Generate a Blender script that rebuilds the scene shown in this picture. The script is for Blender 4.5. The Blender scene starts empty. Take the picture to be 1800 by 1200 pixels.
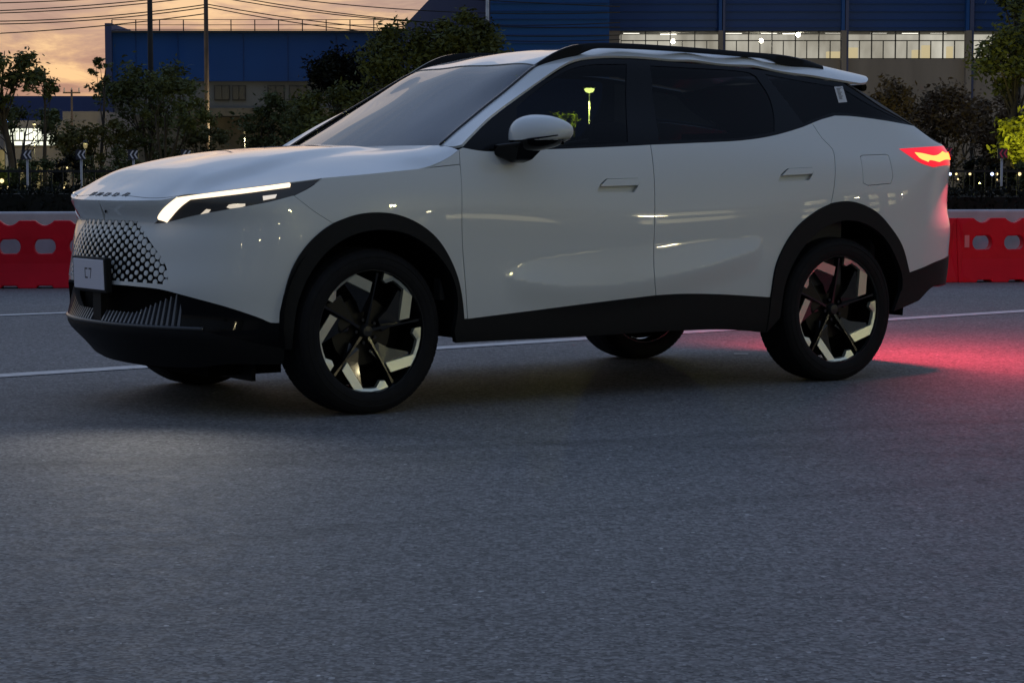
import bpy, bmesh, math, random, json
import numpy as np
from mathutils import Vector, Matrix
from mathutils.geometry import delaunay_2d_cdt
np.seterr(all='ignore')
R = math.radians
scene = bpy.context.scene
col = scene.collection
# ================================================================ camera, sky, exposure
CAM_H = 1.06; FOC = 3883.0; PITCH = .0776
cam_d = bpy.data.cameras.new('camera'); cam = bpy.data.objects.new('camera', cam_d); col.objects.link(cam)
cam.location = (0, 0, CAM_H); cam.rotation_euler = (math.pi/2-PITCH, 0, 0)
cam_d.sensor_width = 36; cam_d.lens = FOC/1800*36; cam_d.clip_start = .1; cam_d.clip_end = 3000
scene.camera = cam
scene.view_settings.view_transform = 'Standard'; scene.view_settings.look = 'None'
scene.view_settings.exposure = .14; scene.view_settings.gamma = 1; scene.view_settings.use_curve_mapping = False
world = bpy.data.worlds.new('World'); scene.world = world; world.use_nodes = True
def build_world():
    nt = world.node_tree; nt.nodes.clear(); L = nt.links.new
    def nd(t, **k):
        n = nt.nodes.new(t)
        for a, b in k.items(): setattr(n, a, b)
        return n
    def mth(op, a, b=None, c=None, clamp=False):
        n = nd('ShaderNodeMath', operation=op, use_clamp=clamp)
        for i, v in enumerate((a, b, c)):
            if v is None: continue
            if isinstance(v, (int, float)): n.inputs[i].default_value = v
            else: L(v, n.inputs[i])
        return n.outputs[0]
    def mix(f, a, b, bt='MIX'):
        n = nd('ShaderNodeMix', data_type='RGBA', blend_type=bt)
        for i, v in ((0, f), (6, a), (7, b)):
            if isinstance(v, (int, float)): n.inputs[i].default_value = v
            elif isinstance(v, tuple): n.inputs[i].default_value = v
            else: L(v, n.inputs[i])
        return n.outputs[2]
    out = nd('ShaderNodeOutputWorld'); bg = nd('ShaderNodeBackground')
    sky = nd('ShaderNodeTexSky', sky_type='NISHITA'); sky.sun_disc = False
    sky.sun_elevation = R(1.5); sky.sun_rotation = R(SUN_ROT); sky.air_density = 1.2; sky.dust_density = 2.0; sky.ozone_density = 2.5
    tc = nd('ShaderNodeTexCoord'); sp = nd('ShaderNodeSeparateXYZ'); L(tc.outputs['Generated'], sp.inputs[0])
    x, y, z = sp.outputs
    # elevation and azimuth of the direction looked at
    z = mth('MINIMUM', mth('MAXIMUM', z, -.999), .999); el = mth('ARCSINE', z); az = mth('ARCTAN2', x, y)
    cb = nd('ShaderNodeCombineXYZ'); L(mth('MULTIPLY', az, 7.0), cb.inputs[0]); L(mth('MULTIPLY', mth('ADD', el, mth('MULTIPLY', az, .05)), 30.0), cb.inputs[1])
    n1 = nd('ShaderNodeTexNoise'); L(cb.outputs[0], n1.inputs['Vector']); n1.inputs['Scale'].default_value = 1.7
    n1.inputs['Detail'].default_value = 9; n1.inputs['Roughness'].default_value = .64; n1.inputs['Distortion'].default_value = .6
    cr = nd('ShaderNodeValToRGB'); L(n1.outputs[0], cr.inputs[0])
    # glow of the set sun low on the horizon ahead-left, falling off sideways and upward
    ca = mth('MULTIPLY_ADD', x, math.sin(R(-6)), mth('MULTIPLY', y, math.cos(R(-6)))); side = mth('MAXIMUM', mth('MULTIPLY_ADD', ca, .5, .5), .001)
    side = mth('POWER', side, 2.2)
    up = mth('MAXIMUM', el, 0.0)
    glow = mth('MULTIPLY', side, mth('POWER', 2.718, mth('MULTIPLY', up, -5.5)))
    e = cr.color_ramp.elements; e[0].position = .41; e[0].color = (.185, .17, .165, 1); e[1].position = .62; e[1].color = (1.0, .73, .35, 1)
    m = e.new(.465); m.color = (.325, .27, .215, 1); m = e.new(.53); m.color = (.56, .415, .245, 1)
    zen = nd('ShaderNodeValToRGB'); L(mth('MULTIPLY', up, 2/math.pi), zen.inputs[0])
    q = zen.color_ramp.elements; q[0].position = 0; q[0].color = (.17, .185, .22, 1); q[1].position = 1; q[1].color = (.32, .47, .84, 1)
    qq = q.new(.18); qq.color = (.24, .30, .40, 1); qq = q.new(.45); qq.color = (.31, .42, .66, 1)
    cb2 = nd('ShaderNodeMapping'); L(tc.outputs['Generated'], cb2.inputs['Vector']); cb2.inputs['Scale'].default_value = (1, 1, 2.2)
    n2 = nd('ShaderNodeTexNoise'); L(cb2.outputs[0], n2.inputs['Vector']); n2.inputs['Scale'].default_value = 2.2; n2.inputs['Detail'].default_value = 5
    upper = mix(1.0, zen.outputs[0], mth('MULTIPLY_ADD', n2.outputs[0], .5, .75), 'MULTIPLY')
    broad = mth('MULTIPLY_ADD', mth('MULTIPLY', side, mth('POWER', 2.718, mth('MULTIPLY', up, -1.1))), 1.75, .56)
    upper = mix(1.0, upper, broad, 'MULTIPLY')
    colr = mix(glow, upper, cr.outputs[0])
    colr = mix(.25, colr, mix(1.0, sky.outputs[0], (.10, .10, .10, 1), 'MULTIPLY'))
    L(colr, bg.inputs[0]); bg.inputs[1].default_value = SKY_K
    L(bg.outputs[0], out.inputs[0])
SUN_ROT = -8; SKY_K = 1.0
build_world()
# the faint warm light of the set sun's glow, coming from the horizon ahead-left
sun_d = bpy.data.lights.new('sun', 'SUN'); sun = bpy.data.objects.new('sun', sun_d); col.objects.link(sun)
sun_d.energy = .04; sun_d.angle = R(25); sun_d.color = (1, .72, .5)
sun.rotation_euler = Vector((-.14, .98, .16)).to_track_quat('Z', 'Y').to_euler()
# ================================================================ helpers
def link(o, parent=None):
    col.objects.link(o)
    if parent is not None: o.parent = parent
    return o
def tag(o, label=None, cat=None, group=None, kind=None):
    for k, v in (('label', label), ('category', cat), ('group', group), ('kind', kind)):
        if v: o[k] = v
    return o
def empty(name, loc=(0, 0, 0), rz=0, label=None, cat=None, group=None):
    o = bpy.data.objects.new(name, None); o.location = loc; o.rotation_euler = (0, 0, rz); o.empty_display_size = .3
    link(o); return tag(o, label, cat, group)
def mesh_obj(name, verts, faces, m, parent=None, smooth=False, mats=None):
    me = bpy.data.meshes.new(name); me.from_pydata([tuple(map(float, v)) for v in verts], [], [tuple(map(int, f)) for f in faces]); me.update()
    if m: me.materials.append(m)
    if smooth: me.polygons.foreach_set('use_smooth', [True]*len(me.polygons))
    return link(bpy.data.objects.new(name, me), parent)
class MB:
    """collects simple shapes and links them as one mesh"""
    def __init__(s): s.v = []; s.f = []
    def add(s, v, f):
        k = len(s.v); s.v += [tuple(p) for p in v]; s.f += [tuple(i+k for i in q) for q in f]; return s
    def box(s, c, d, rz=0, M=None):
        x, y, z = d[0]/2, d[1]/2, d[2]/2
        v = [Vector((a, b, e)) for a in (-x, x) for b in (-y, y) for e in (-z, z)]
        T = M if M is not None else Matrix.Rotation(rz, 3, 'Z')
        v = [T@p+Vector(c) for p in v]
        return s.add(v, [(0, 1, 3, 2), (4, 6, 7, 5), (0, 4, 5, 1), (2, 3, 7, 6), (0, 2, 6, 4), (1, 5, 7, 3)])
    def tube(s, pts, rad, n=8, cap=True):
        pts = [Vector(p) for p in pts]; k = len(pts); r = rad if isinstance(rad, (list, tuple)) else [rad]*k
        v = []; f = []
        up = Vector((0, 0, 1))
        for i, p in enumerate(pts):
            d = (pts[min(i+1, k-1)]-pts[max(i-1, 0)]).normalized()
            a = d.cross(up if abs(d.z) < .95 else Vector((1, 0, 0))).normalized(); b = d.cross(a)
            for j in range(n):
                t = 2*math.pi*j/n; v.append(p+(a*math.cos(t)+b*math.sin(t))*r[i])
        for i in range(k-1):
            for j in range(n): f.append((i*n+j, i*n+(j+1) % n, (i+1)*n+(j+1) % n, (i+1)*n+j))
        if cap: f.append(tuple(range(n-1, -1, -1))); f.append(tuple((k-1)*n+j for j in range(n)))
        return s.add(v, f)
    def lathe(s, prof, n=48, axis='Y', close=False, c=(0, 0, 0)):
        """prof: (radius, offset along the axis)"""
        v = []; f = []; k = len(prof)
        for j in range(n):
            t = 2*math.pi*j/n
            for r, o in prof:
                p = (r*math.cos(t), o, r*math.sin(t)) if axis == 'Y' else (r*math.cos(t), r*math.sin(t), o)
                v.append((p[0]+c[0], p[1]+c[1], p[2]+c[2]))
        kk = k if close else k-1
        for j in range(n):
            for i in range(kk):
                a = j*k+i; b = j*k+(i+1) % k; c_ = ((j+1) % n)*k+(i+1) % k; d = ((j+1) % n)*k+i
                f.append((a, b, c_, d) if axis == 'Y' else (a, d, c_, b))
        return s.add(v, f)
    def build(s, name, m, parent=None, smooth=False, bevel=0, sharp=None):
        o = mesh_obj(name, s.v, s.f, m, parent, smooth)
        if sharp: 
            o.data.set_sharp_from_angle(angle=R(sharp))
        if bevel:
            b = o.modifiers.new('bevel', 'BEVEL'); b.width = bevel; b.segments = 2; b.limit_method = 'ANGLE'
        return o
def instance(src, parent=None, loc=None, name=None):
    o = src.copy(); link(o, parent)
    if loc is not None: o.location = loc
    return o
def copy_tree(o, parent=None):
    c = o.copy(); col.objects.link(c); c.parent = parent
    for ch in list(o.children): copy_tree(ch, c)
    return c
# ---------------------------------------------------------------- materials
def mat(name, base, rough=.5, metal=0, coat=0, spec=.5, emit=None, est=0, coat_r=.03):
    m = bpy.data.materials.new(name); m.use_nodes = True; b = m.node_tree.nodes['Principled BSDF']
    b.inputs['Base Color'].default_value = (*base, 1); b.inputs['Roughness'].default_value = rough; b.inputs['Metallic'].default_value = metal
    b.inputs['Coat Weight'].default_value = coat; b.inputs['Coat Roughness'].default_value = coat_r; b.inputs['Specular IOR Level'].default_value = spec
    if emit: b.inputs['Emission Color'].default_value = (*emit, 1); b.inputs['Emission Strength'].default_value = est
    return m
def noisy(m, scale=5, amount=.25, bump=0, bscale=60, detail=5, coord='Object', stretch=(1, 1, 1), rough_var=0):
    """varies the base colour and adds fine relief"""
    nt = m.node_tree; b = nt.nodes['Principled BSDF']; base = tuple(b.inputs['Base Color'].default_value)
    tc = nt.nodes.new('ShaderNodeTexCoord'); mp = nt.nodes.new('ShaderNodeMapping'); mp.inputs['Scale'].default_value = stretch
    nt.links.new(tc.outputs[coord], mp.inputs[0])
    n = nt.nodes.new('ShaderNodeTexNoise'); n.inputs['Scale'].default_value = scale; n.inputs['Detail'].default_value = detail; nt.links.new(mp.outputs[0], n.inputs['Vector'])
    r = nt.nodes.new('ShaderNodeMapRange'); r.inputs[1].default_value = .3; r.inputs[2].default_value = .7
    r.inputs[3].default_value = 1-amount; r.inputs[4].default_value = 1+amount; nt.links.new(n.outputs[0], r.inputs[0])
    x = nt.nodes.new('ShaderNodeMix'); x.data_type = 'RGBA'; x.blend_type = 'MULTIPLY'; x.inputs[0].default_value = 1
    x.inputs[6].default_value = base; nt.links.new(r.outputs[0], x.inputs[7]); nt.links.new(x.outputs[2], b.inputs['Base Color'])
    if rough_var:
        rr = nt.nodes.new('ShaderNodeMapRange'); rr.inputs[1].default_value = .3; rr.inputs[2].default_value = .7; r0 = b.inputs['Roughness'].default_value
        rr.inputs[3].default_value = r0-rough_var; rr.inputs[4].default_value = r0+rough_var; nt.links.new(n.outputs[0], rr.inputs[0]); nt.links.new(rr.outputs[0], b.inputs['Roughness'])
    if bump:
        n2 = nt.nodes.new('ShaderNodeTexNoise'); n2.inputs['Scale'].default_value = bscale; n2.inputs['Detail'].default_value = 4; nt.links.new(mp.outputs[0], n2.inputs['Vector'])
        bp = nt.nodes.new('ShaderNodeBump'); bp.inputs['Strength'].default_value = bump; bp.inputs['Distance'].default_value = .01
        nt.links.new(n2.outputs[0], bp.inputs['Height']); nt.links.new(bp.outputs[0], b.inputs['Normal'])
    return m
def glass(name, tint, rough=.0, ior=1.5):
    """thin pane: reflects by Fresnel, the rest passes tinted"""
    m = bpy.data.materials.new(name); m.use_nodes = True; nt = m.node_tree; nt.nodes.clear()
    o = nt.nodes.new('ShaderNodeOutputMaterial'); mx = nt.nodes.new('ShaderNodeMixShader'); fr = nt.nodes.new('ShaderNodeFresnel'); fr.inputs[0].default_value = ior
    t = nt.nodes.new('ShaderNodeBsdfTransparent'); t.inputs[0].default_value = (*tint, 1); g = nt.nodes.new('ShaderNodeBsdfGlossy'); g.inputs['Roughness'].default_value = rough
    g.inputs['Color'].default_value = (1, 1, 1, 1)
    nt.links.new(fr.outputs[0], mx.inputs[0]); nt.links.new(t.outputs[0], mx.inputs[1]); nt.links.new(g.outputs[0], mx.inputs[2]); nt.links.new(mx.outputs[0], o.inputs[0]); return m
def emis(name, c, k, one=False):
    # lamps of the car give off light on their outer face only
    m = bpy.data.materials.new(name); m.use_nodes = True; nt = m.node_tree; nt.nodes.clear()
    o = nt.nodes.new('ShaderNodeOutputMaterial'); e = nt.nodes.new('ShaderNodeEmission'); e.inputs[0].default_value = (*c, 1); e.inputs[1].default_value = k
    if one:
        g = nt.nodes.new('ShaderNodeNewGeometry'); q = nt.nodes.new('ShaderNodeMath'); q.operation = 'MULTIPLY_ADD'; nt.links.new(g.outputs['Backfacing'], q.inputs[0]); q.inputs[1].default_value = -k; q.inputs[2].default_value = k
        nt.links.new(q.outputs[0], e.inputs[1])
    nt.links.new(e.outputs[0], o.inputs[0]); return m
M = {}
M['paint'] = mat('white_paint', (.66, .68, .66), .30, 0, 1.0, coat_r=.015)
M['gloss'] = mat('gloss_black', (.0015, .0015, .002), .06, 0, 0, spec=.22)
M['plastic'] = noisy(mat('black_plastic', (.0055, .006, .007), .6, spec=.22), 40, .15, .15, 900)
M['liner'] = mat('arch_liner', (.004, .004, .004), .9, spec=.1)
M['tyre'] = noisy(mat('tyre_rubber', (.008, .008, .009), .75, spec=.2), 30, .2, .15, 300)
M['rim'] = mat('rim_gloss_black', (.005, .005, .0055), .18, 0, .5)
M['rimface'] = noisy(mat('rim_machined', (.86, .86, .70), .42, 1.0), 4, .06, .05, 400, stretch=(1, 1, 1))  # neutral metal; the yellow of the lamplight is tinted into its colour
M['disc'] = mat('brake_disc', (.035, .034, .032), .5, 1)
M['glass'] = glass('side_glass', (.20, .23, .25), ior=1.25)
M['privacy'] = glass('privacy_glass', (.14, .17, .20), ior=1.25)
M['screen'] = glass('windscreen_glass', (.38, .42, .44), ior=1.75)
M['frit'] = mat('frit_black', (.006, .006, .008), .25, 0, .3)
M['seat'] = noisy(mat('seat_cloth', (.035, .035, .038), .8), 20, .2)
M['dash'] = mat('dashboard', (.02, .021, .024), .7)
M['chrome'] = mat('satin_trim', (.35, .36, .37), .25, 1)
M['led'] = emis('daytime_led', (1.0, .80, .56), 1.6, True)
M['lens'] = mat('lamp_clear', (.05, .045, .04), .15, 0, 1)
M['cup'] = mat('lamp_reflector', (.8, .8, .82), .1, 1, emit=(1, .85, .65), est=.6)
M['redlens'] = mat('tail_lens', (.10, .002, .004), .12, 0, 1, emit=(1, .0, .015), est=.95)
M['redled'] = emis('tail_led', (1.0, .056, .013), 14, True)
M['redstrip'] = emis('tail_strip', (1.0, .03, .03), 4, True)
M['plate'] = mat('plate_face', (.72, .70, .76), .4)
M['ink'] = mat('dark_letters', (.01, .011, .014), .4)
M['chromeletter'] = mat('letter_grey', (.07, .075, .09), .35, .6)
M['sticker'] = mat('paper_label', (.6, .6, .6), .6)
M['hubcap'] = mat('hub_cap', (.03, .03, .03), .3, .4)
M['finmat'] = mat('intake_fin', (.09, .095, .11), .35, 0, .5)
M['lipedge'] = mat('lip_edge', (.03, .032, .036), .4, 0, .3)

def outer_only(m):
    nt = m.node_tree; b = nt.nodes['Principled BSDF']; k = b.inputs['Emission Strength'].default_value; g = nt.nodes.new('ShaderNodeNewGeometry'); q = nt.nodes.new('ShaderNodeMath'); q.operation = 'MULTIPLY_ADD'
    nt.links.new(g.outputs['Backfacing'], q.inputs[0]); q.inputs[1].default_value = -k; q.inputs[2].default_value = k; nt.links.new(q.outputs[0], b.inputs['Emission Strength'])
outer_only(M['redlens']); outer_only(M['cup'])

# ================================================================ ground
def ray_dir(px, py):
    X = (px-900)/FOC; Y = (600-py)/FOC
    return Vector((X, math.cos(PITCH)+Y*math.sin(PITCH), Y*math.cos(PITCH)-math.sin(PITCH)))
def at(px, py, y):
    """the point of the place at distance y along the view, measured off the photograph"""
    d = ray_dir(px, py); return Vector((d.x*y/d.y, y, CAM_H+d.z*y/d.y))
def gp(px, py):
    d = ray_dir(px, py); t = -CAM_H/d.z; return Vector((d.x*t, d.y*t, 0))
def asphalt():
    m = bpy.data.materials.new('asphalt'); m.use_nodes = True; nt = m.node_tree; L = nt.links.new; b = nt.nodes['Principled BSDF']
    tc = nt.nodes.new('ShaderNodeTexCoord')
    def noise(sc, det=4, rough=.55, mp=None):
        n = nt.nodes.new('ShaderNodeTexNoise'); n.inputs['Scale'].default_value = sc; n.inputs['Detail'].default_value = det; n.inputs['Roughness'].default_value = rough
        src = tc.outputs['Object']
        if mp:
            q = nt.nodes.new('ShaderNodeMapping'); q.inputs['Rotation'].default_value = (0, 0, mp[0]); q.inputs['Scale'].default_value = mp[1]; L(src, q.inputs[0]); src = q.outputs[0]
        L(src, n.inputs['Vector']); return n.outputs[0]
    def rng(x, a, c, d, e):
        r = nt.nodes.new('ShaderNodeMapRange'); 
        for i, v in enumerate((a, c, d, e)): r.inputs[i+1].default_value = v
        L(x, r.inputs[0]); return r.outputs[0]
    def mul(a, c):
        x = nt.nodes.new('ShaderNodeMath'); x.operation = 'MULTIPLY'; L(a, x.inputs[0]); L(c, x.inputs[1]); return x.outputs[0]
    v = nt.nodes.new('ShaderNodeTexVoronoi'); v.inputs['Scale'].default_value = 88; L(tc.outputs['Object'], v.inputs['Vector'])
    stones = rng(v.outputs['Distance'], .0, .7, 1.12, .80)
    sp = nt.nodes.new('ShaderNodeSeparateColor'); L(v.outputs['Color'], sp.inputs[0])
    tint = rng(sp.outputs[0], 0, 1, .45, 1.55)
    pale = rng(sp.outputs[1], .992, .996, 1.0, 2.0)
    big = rng(noise(.22, 5), .3, .7, .86, 1.14); mid = rng(noise(3.2, 5), .3, .7, .955, 1.045); fine = rng(noise(26, 4, .7), .3, .7, .82, 1.18)
    # long rubbed tracks left by wheels
    trk = rng(noise(1.0, 2, .4, (R(-12), (.06, 2.2, 1))), .56, .66, 1.0, .94)
    # two long dark tracks of rubber across the foreground and a few mended cracks
    def band(p, q, w, k):
        a = math.atan2(q.y-p.y, q.x-p.x); g = nt.nodes.new('ShaderNodeMapping'); g.vector_type = 'TEXTURE'; g.inputs['Location'].default_value = p; g.inputs['Rotation'].default_value = (0, 0, a)
        L(tc.outputs['Object'], g.inputs[0]); s_ = nt.nodes.new('ShaderNodeSeparateXYZ'); L(g.outputs[0], s_.inputs[0])
        m1 = nt.nodes.new('ShaderNodeMath'); m1.operation = 'MULTIPLY_ADD'; L(noise(.9, 4), m1.inputs[0]); m1.inputs[1].default_value = .30; L(s_.outputs[1], m1.inputs[2])
        m2 = nt.nodes.new('ShaderNodeMath'); m2.operation = 'SUBTRACT'; L(m1.outputs[0], m2.inputs[0]); m2.inputs[1].default_value = .15
        m3 = nt.nodes.new('ShaderNodeMath'); m3.operation = 'ABSOLUTE'; L(m2.outputs[0], m3.inputs[0])
        return rng(m3.outputs[0], w*.3, w, k, 1.0)
    trk = mul(trk, mul(band(gp(430, 802), gp(1800, 738), .11, .80), band(gp(700, 925), gp(1800, 842), .09, .84)))
    trk = mul(trk, mul(band(gp(0, 735), gp(700, 762), .16, .86), band(gp(0, 830), gp(900, 800), .14, .90)))
    stain = rng(noise(.55, 6, .6), .60, .70, 1.0, .84); trk = mul(trk, stain)
    vc = nt.nodes.new('ShaderNodeTexVoronoi'); vc.feature = 'DISTANCE_TO_EDGE'; vc.inputs['Scale'].default_value = .33
    wp = nt.nodes.new('ShaderNodeVectorMath'); wp.operation = 'ADD'; nn = nt.nodes.new('ShaderNodeTexNoise'); nn.inputs['Scale'].default_value = 1.6; nn.inputs['Detail'].default_value = 6; L(tc.outputs['Object'], nn.inputs['Vector'])
    L(tc.outputs['Object'], wp.inputs[0]); L(nn.outputs['Color'], wp.inputs[1]); L(wp.outputs[0], vc.inputs['Vector'])
    crack = rng(vc.outputs['Distance'], .0012, .003, .70, 1.0); msk = rng(noise(.17, 2), .52, .60, 0, 1)
    cm = nt.nodes.new('ShaderNodeMix'); L(msk, cm.inputs[0]); cm.inputs[2].default_value = 1; L(crack, cm.inputs[3]); trk = mul(trk, cm.outputs[0])
    f = mul(mul(mul(stones, tint), mul(pale, big)), mul(mul(mid, fine), trk))
    c = nt.nodes.new('ShaderNodeMix'); c.data_type = 'RGBA'; c.blend_type = 'MULTIPLY'; c.inputs[0].default_value = 1; c.inputs[6].default_value = (.172, .169, .166, 1)
    L(f, c.inputs[7]); L(c.outputs[2], b.inputs['Base Color'])
    L(rng(noise(9, 4), .3, .7, .70, .82), b.inputs['Roughness']); b.inputs['Specular IOR Level'].default_value = .45
    bp = nt.nodes.new('ShaderNodeBump'); bp.inputs['Strength'].default_value = .55; bp.inputs['Distance'].default_value = .004
    L(v.outputs['Distance'], bp.inputs['Height']); L(bp.outputs[0], b.inputs['Normal']); return m
M['asphalt'] = asphalt()
mesh_obj('asphalt', [(-500,-120,0),(500,-120,0),(500,700,0),(-500,700,0)], [(0,1,2,3)], M['asphalt'])['kind'] = 'structure'
M['line'] = noisy(mat('road_paint', (.55, .55, .54), .6), 14, .22)
def stripe(name, a, b, w):
    a, b = Vector(a), Vector(b); d = (b-a).normalized(); n = Vector((-d.y, d.x, 0))*w/2; z = Vector((0, 0, .004))
    o = mesh_obj(name, [a-n+z, b-n+z, b+n+z, a+n+z], [(0,1,2,3)], M['line']); o['kind'] = 'structure'
la, lb = gp(0, 661), gp(1800, 547); dl = (lb-la)
stripe('painted_line', la-dl*.5, lb+dl*.6, .165)
pa = gp(0, 552); d2 = (gp(118, 549)-pa); d2 = dl.normalized()
stripe('painted_line', pa-d2*3, pa+Vector((4.6, 3.1, 0)), .13)
stripe('painted_dash', gp(1290, 622.5), gp(1315, 622.5), .06)

# ================================================================ car body surfaces
# ---------------------------------------------------------------- splines
class Spl:
    """natural / clamped cubic spline through points (vector valued)"""
    def __init__(s, t, y, c0=None, c1=None):
        t = np.asarray(t, float); y = np.asarray(y, float)
        s.one = y.ndim == 1
        if s.one: y = y[:, None]
        n = len(t); h = np.diff(t); A = np.zeros((n, n)); B = np.zeros((n, y.shape[1]))
        for i in range(1, n-1):
            A[i, i-1] = h[i-1]; A[i, i] = 2*(h[i-1]+h[i]); A[i, i+1] = h[i]
            B[i] = 6*((y[i+1]-y[i])/h[i]-(y[i]-y[i-1])/h[i-1])
        A[0, 0] = A[-1, -1] = 1
        if c0 is not None: A[0, 0] = 2*h[0]; A[0, 1] = h[0]; B[0] = 6*((y[1]-y[0])/h[0]-np.asarray(c0))
        if c1 is not None: A[-1, -1] = 2*h[-1]; A[-1, -2] = h[-1]; B[-1] = 6*(np.asarray(c1)-(y[-1]-y[-2])/h[-1])
        s.t = t; s.y = y; s.m = np.linalg.solve(A, B); s.h = h
    def __call__(s, q):
        q = np.asarray(q, float); sh = q.shape; q = np.clip(q.ravel(), s.t[0], s.t[-1])
        i = np.clip(np.searchsorted(s.t, q, side='right')-1, 0, len(s.t)-2)
        h = s.h[i][:, None]; a = ((s.t[i+1]-q)[:, None])/h; b = 1-a
        r = a*s.y[i]+b*s.y[i+1]+((a**3-a)*s.m[i]+(b**3-b)*s.m[i+1])*h*h/6
        return r[:, 0].reshape(sh) if s.one else r.reshape(sh+(-1,))
def smooth(e0, e1, v):
    t = np.clip((v-e0)/(e1-e0), 0, 1); return t*t*(3-2*t)
# ---------------------------------------------------------------- ring surface (bumper, wings, doors, side windows, tail)
OUT = [(.862,0),(.849,.2),(.808,.4),(.74,.6),(.655,.74),(.53,.84),(.38,.895),(.2,.925),(0,.936),(-.5,.932),(-1.3,.926),
       (-2.1,.931),(-2.72,.936),(-3.1,.924),(-3.38,.892),(-3.56,.825),(-3.672,.69),(-3.745,.42),(-3.77,0)]
_o = np.array(OUT); _l = np.r_[0, np.cumsum(np.hypot(*np.diff(_o, axis=0).T))]
PL = Spl(_l, _o, (0, 1), (0, -1)); SMAX = _l[-1]
def S_of_x(x):       # outline length at a station x of the side
    q = np.linspace(.6, SMAX-.5, 4000); xs = PL(q)[:, 0]; return np.interp(-np.asarray(x), -xs, q)
def Cn(s):
    s = np.asarray(s, float); mir = (s < 0) | (s > SMAX); s = np.where(s < 0, -s, np.where(s > SMAX, 2*SMAX-s, s))
    p = PL(s); e = 1e-3
    def q(a): b = PL(np.where(a < 0, -a, np.where(a > SMAX, 2*SMAX-a, a))); f = np.where((a < 0) | (a > SMAX), -1., 1.); return b*np.stack([np.ones_like(f), f], -1)
    t = q(s+e)-q(s-e)
    t /= np.linalg.norm(t, axis=-1, keepdims=True)
    n = np.stack([t[..., 1], -t[..., 0]], -1)
    f = np.stack([np.ones(s.shape), np.where(mir, -1., 1.)], -1)
    return p*f, n*f  # outward normal
ZK = [.15,.22,.30,.36,.42,.54,.66,.78,.84,.93,1.02,1.10,1.17,1.30,1.45,1.58,1.70]
_prof = [  # station (outline length), inset at ZK
 (0.00,[.15,.10,.02,-.030,-.022,-.024,-.006,.016,.030,-.004,.05,.10,.16,.28,.45,.6,.8]),
 (0.45,[.15,.10,.02,-.030,-.022,-.022,-.005,.016,.029,-.004,.05,.10,.16,.28,.45,.6,.8]),
 (0.85,[.12,.07,.02,-.004,.000,-.006,.000,.010,.014,.010,.05,.10,.16,.26,.40,.55,.7]),
 (1.15,[.09,.06,.03,.016,.010,.006,.003,.006,.011,.022,.048,.085,.13,.22,.34,.46,.6]),
 (1.55,[.06,.04,.020,.012,.008,.004,.002,.002,.005,.014,.034,.062,.095,.195,.30,.40,.50]),
 (2.2,[.05,.03,.012,.007,.004,.001,.002,.003,.005,.012,.028,.050,.078,.158,.252,.332,.43]),
 (2.9,[.05,.03,.012,.007,.004,.0,.0,.002,.005,.014,.029,.050,.077,.155,.245,.318,.41]),
 (3.6,[.05,.03,.012,.007,.004,.0,.0,.002,.004,.012,.026,.047,.075,.150,.240,.316,.41]),
 (4.25,[.05,.03,.012,.007,.004,.0,.0,.0,.0,.005,.016,.038,.072,.145,.236,.325,.42]),
 (4.75,[.07,.04,.02,.012,.01,.004,.0,.0,.002,.006,.014,.030,.062,.140,.23,.33,.45]),
 (5.1,[.12,.08,.05,.035,.025,.010,.002,.0,.012,.014,.008,.006,.030,.16,.30,.45,.6]),
 (5.6,[.16,.12,.07,.04,.03,.008,-.002,-.004,.020,.016,.0,.0,.03,.25,.40,.55,.7]),
 (SMAX,[.16,.12,.07,.04,.03,.008,-.002,-.004,.020,.016,.0,.0,.03,.25,.40,.55,.7])]
_rows = Spl(ZK, np.array([p for _, p in _prof]).T)
_st = [a for a, _ in _prof]
def inset(s, z):
    s, z = np.broadcast_arrays(np.asarray(s, float), np.asarray(z, float))
    sh = s.shape; s = s.ravel(); z = z.ravel()
    V = _rows(z)                                   # N x stations
    # cubic in s by a precomputed linear operator
    out = (V*_W(s)).sum(1)
    return out.reshape(sh)
_basis = Spl(_st, np.eye(len(_st)), np.zeros(len(_st)), np.zeros(len(_st)))
def _W(s): return _basis(s)
# oval pressing in the doors: upper and lower edge over x, in side view
_SX = [-.66,-.72,-.80,-.97,-1.23,-1.53,-1.88,-2.10,-2.17,-2.195]
_SU = [.592,.620,.645,.672,.696,.712,.727,.738,.736,.724]
_SL = [.592,.572,.558,.534,.528,.553,.612,.664,.696,.722]
_pU = Spl([-a for a in _SX], _SU); _pL = Spl([-a for a in _SX], _SL)
_pU = Spl([-a for a in _SX], _SU); _pL = Spl([-a for a in _SX], _SL)
def press(x, z):
    """negative: stands out. A blade-shaped facet that faces up between two edges, over a swelling towards the sill"""
    xr = -np.asarray(x); u = _pU(xr); l = _pL(xr)
    w = np.maximum(u-l, 1e-4); v = (z-l)/w; z = np.asarray(z)
    amp = .0155*smooth(0, .11, w)*np.where((xr > .66) & (xr < 2.195), 1, 0)
    t = np.clip(v, 0, 1); up = (1-t)**1.25
    down = 1-smooth(0, .135, l-z)
    return -amp*np.where(v >= 0, up, down)
def P(s, z):
    s = np.asarray(s, float); p, n = Cn(s); d = inset(np.where(s < 0, -s, np.where(s > SMAX, 2*SMAX-s, s)), z)
    z = np.broadcast_to(np.asarray(z, float), d.shape)
    q = p-n*d[..., None]
    q = q-n*press(q[..., 0], z)[..., None]
    return np.concatenate([q, z[..., None]], -1)
def N(s, z, e=2e-3):
    s = np.asarray(s, float); z = np.asarray(z, float)
    a = P(s+e, z)-P(s-e, z); b = P(s, z+e)-P(s, z-e)
    n = np.cross(a, b); n /= np.maximum(np.linalg.norm(n, axis=-1, keepdims=True), 1e-9)
    return n
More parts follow.
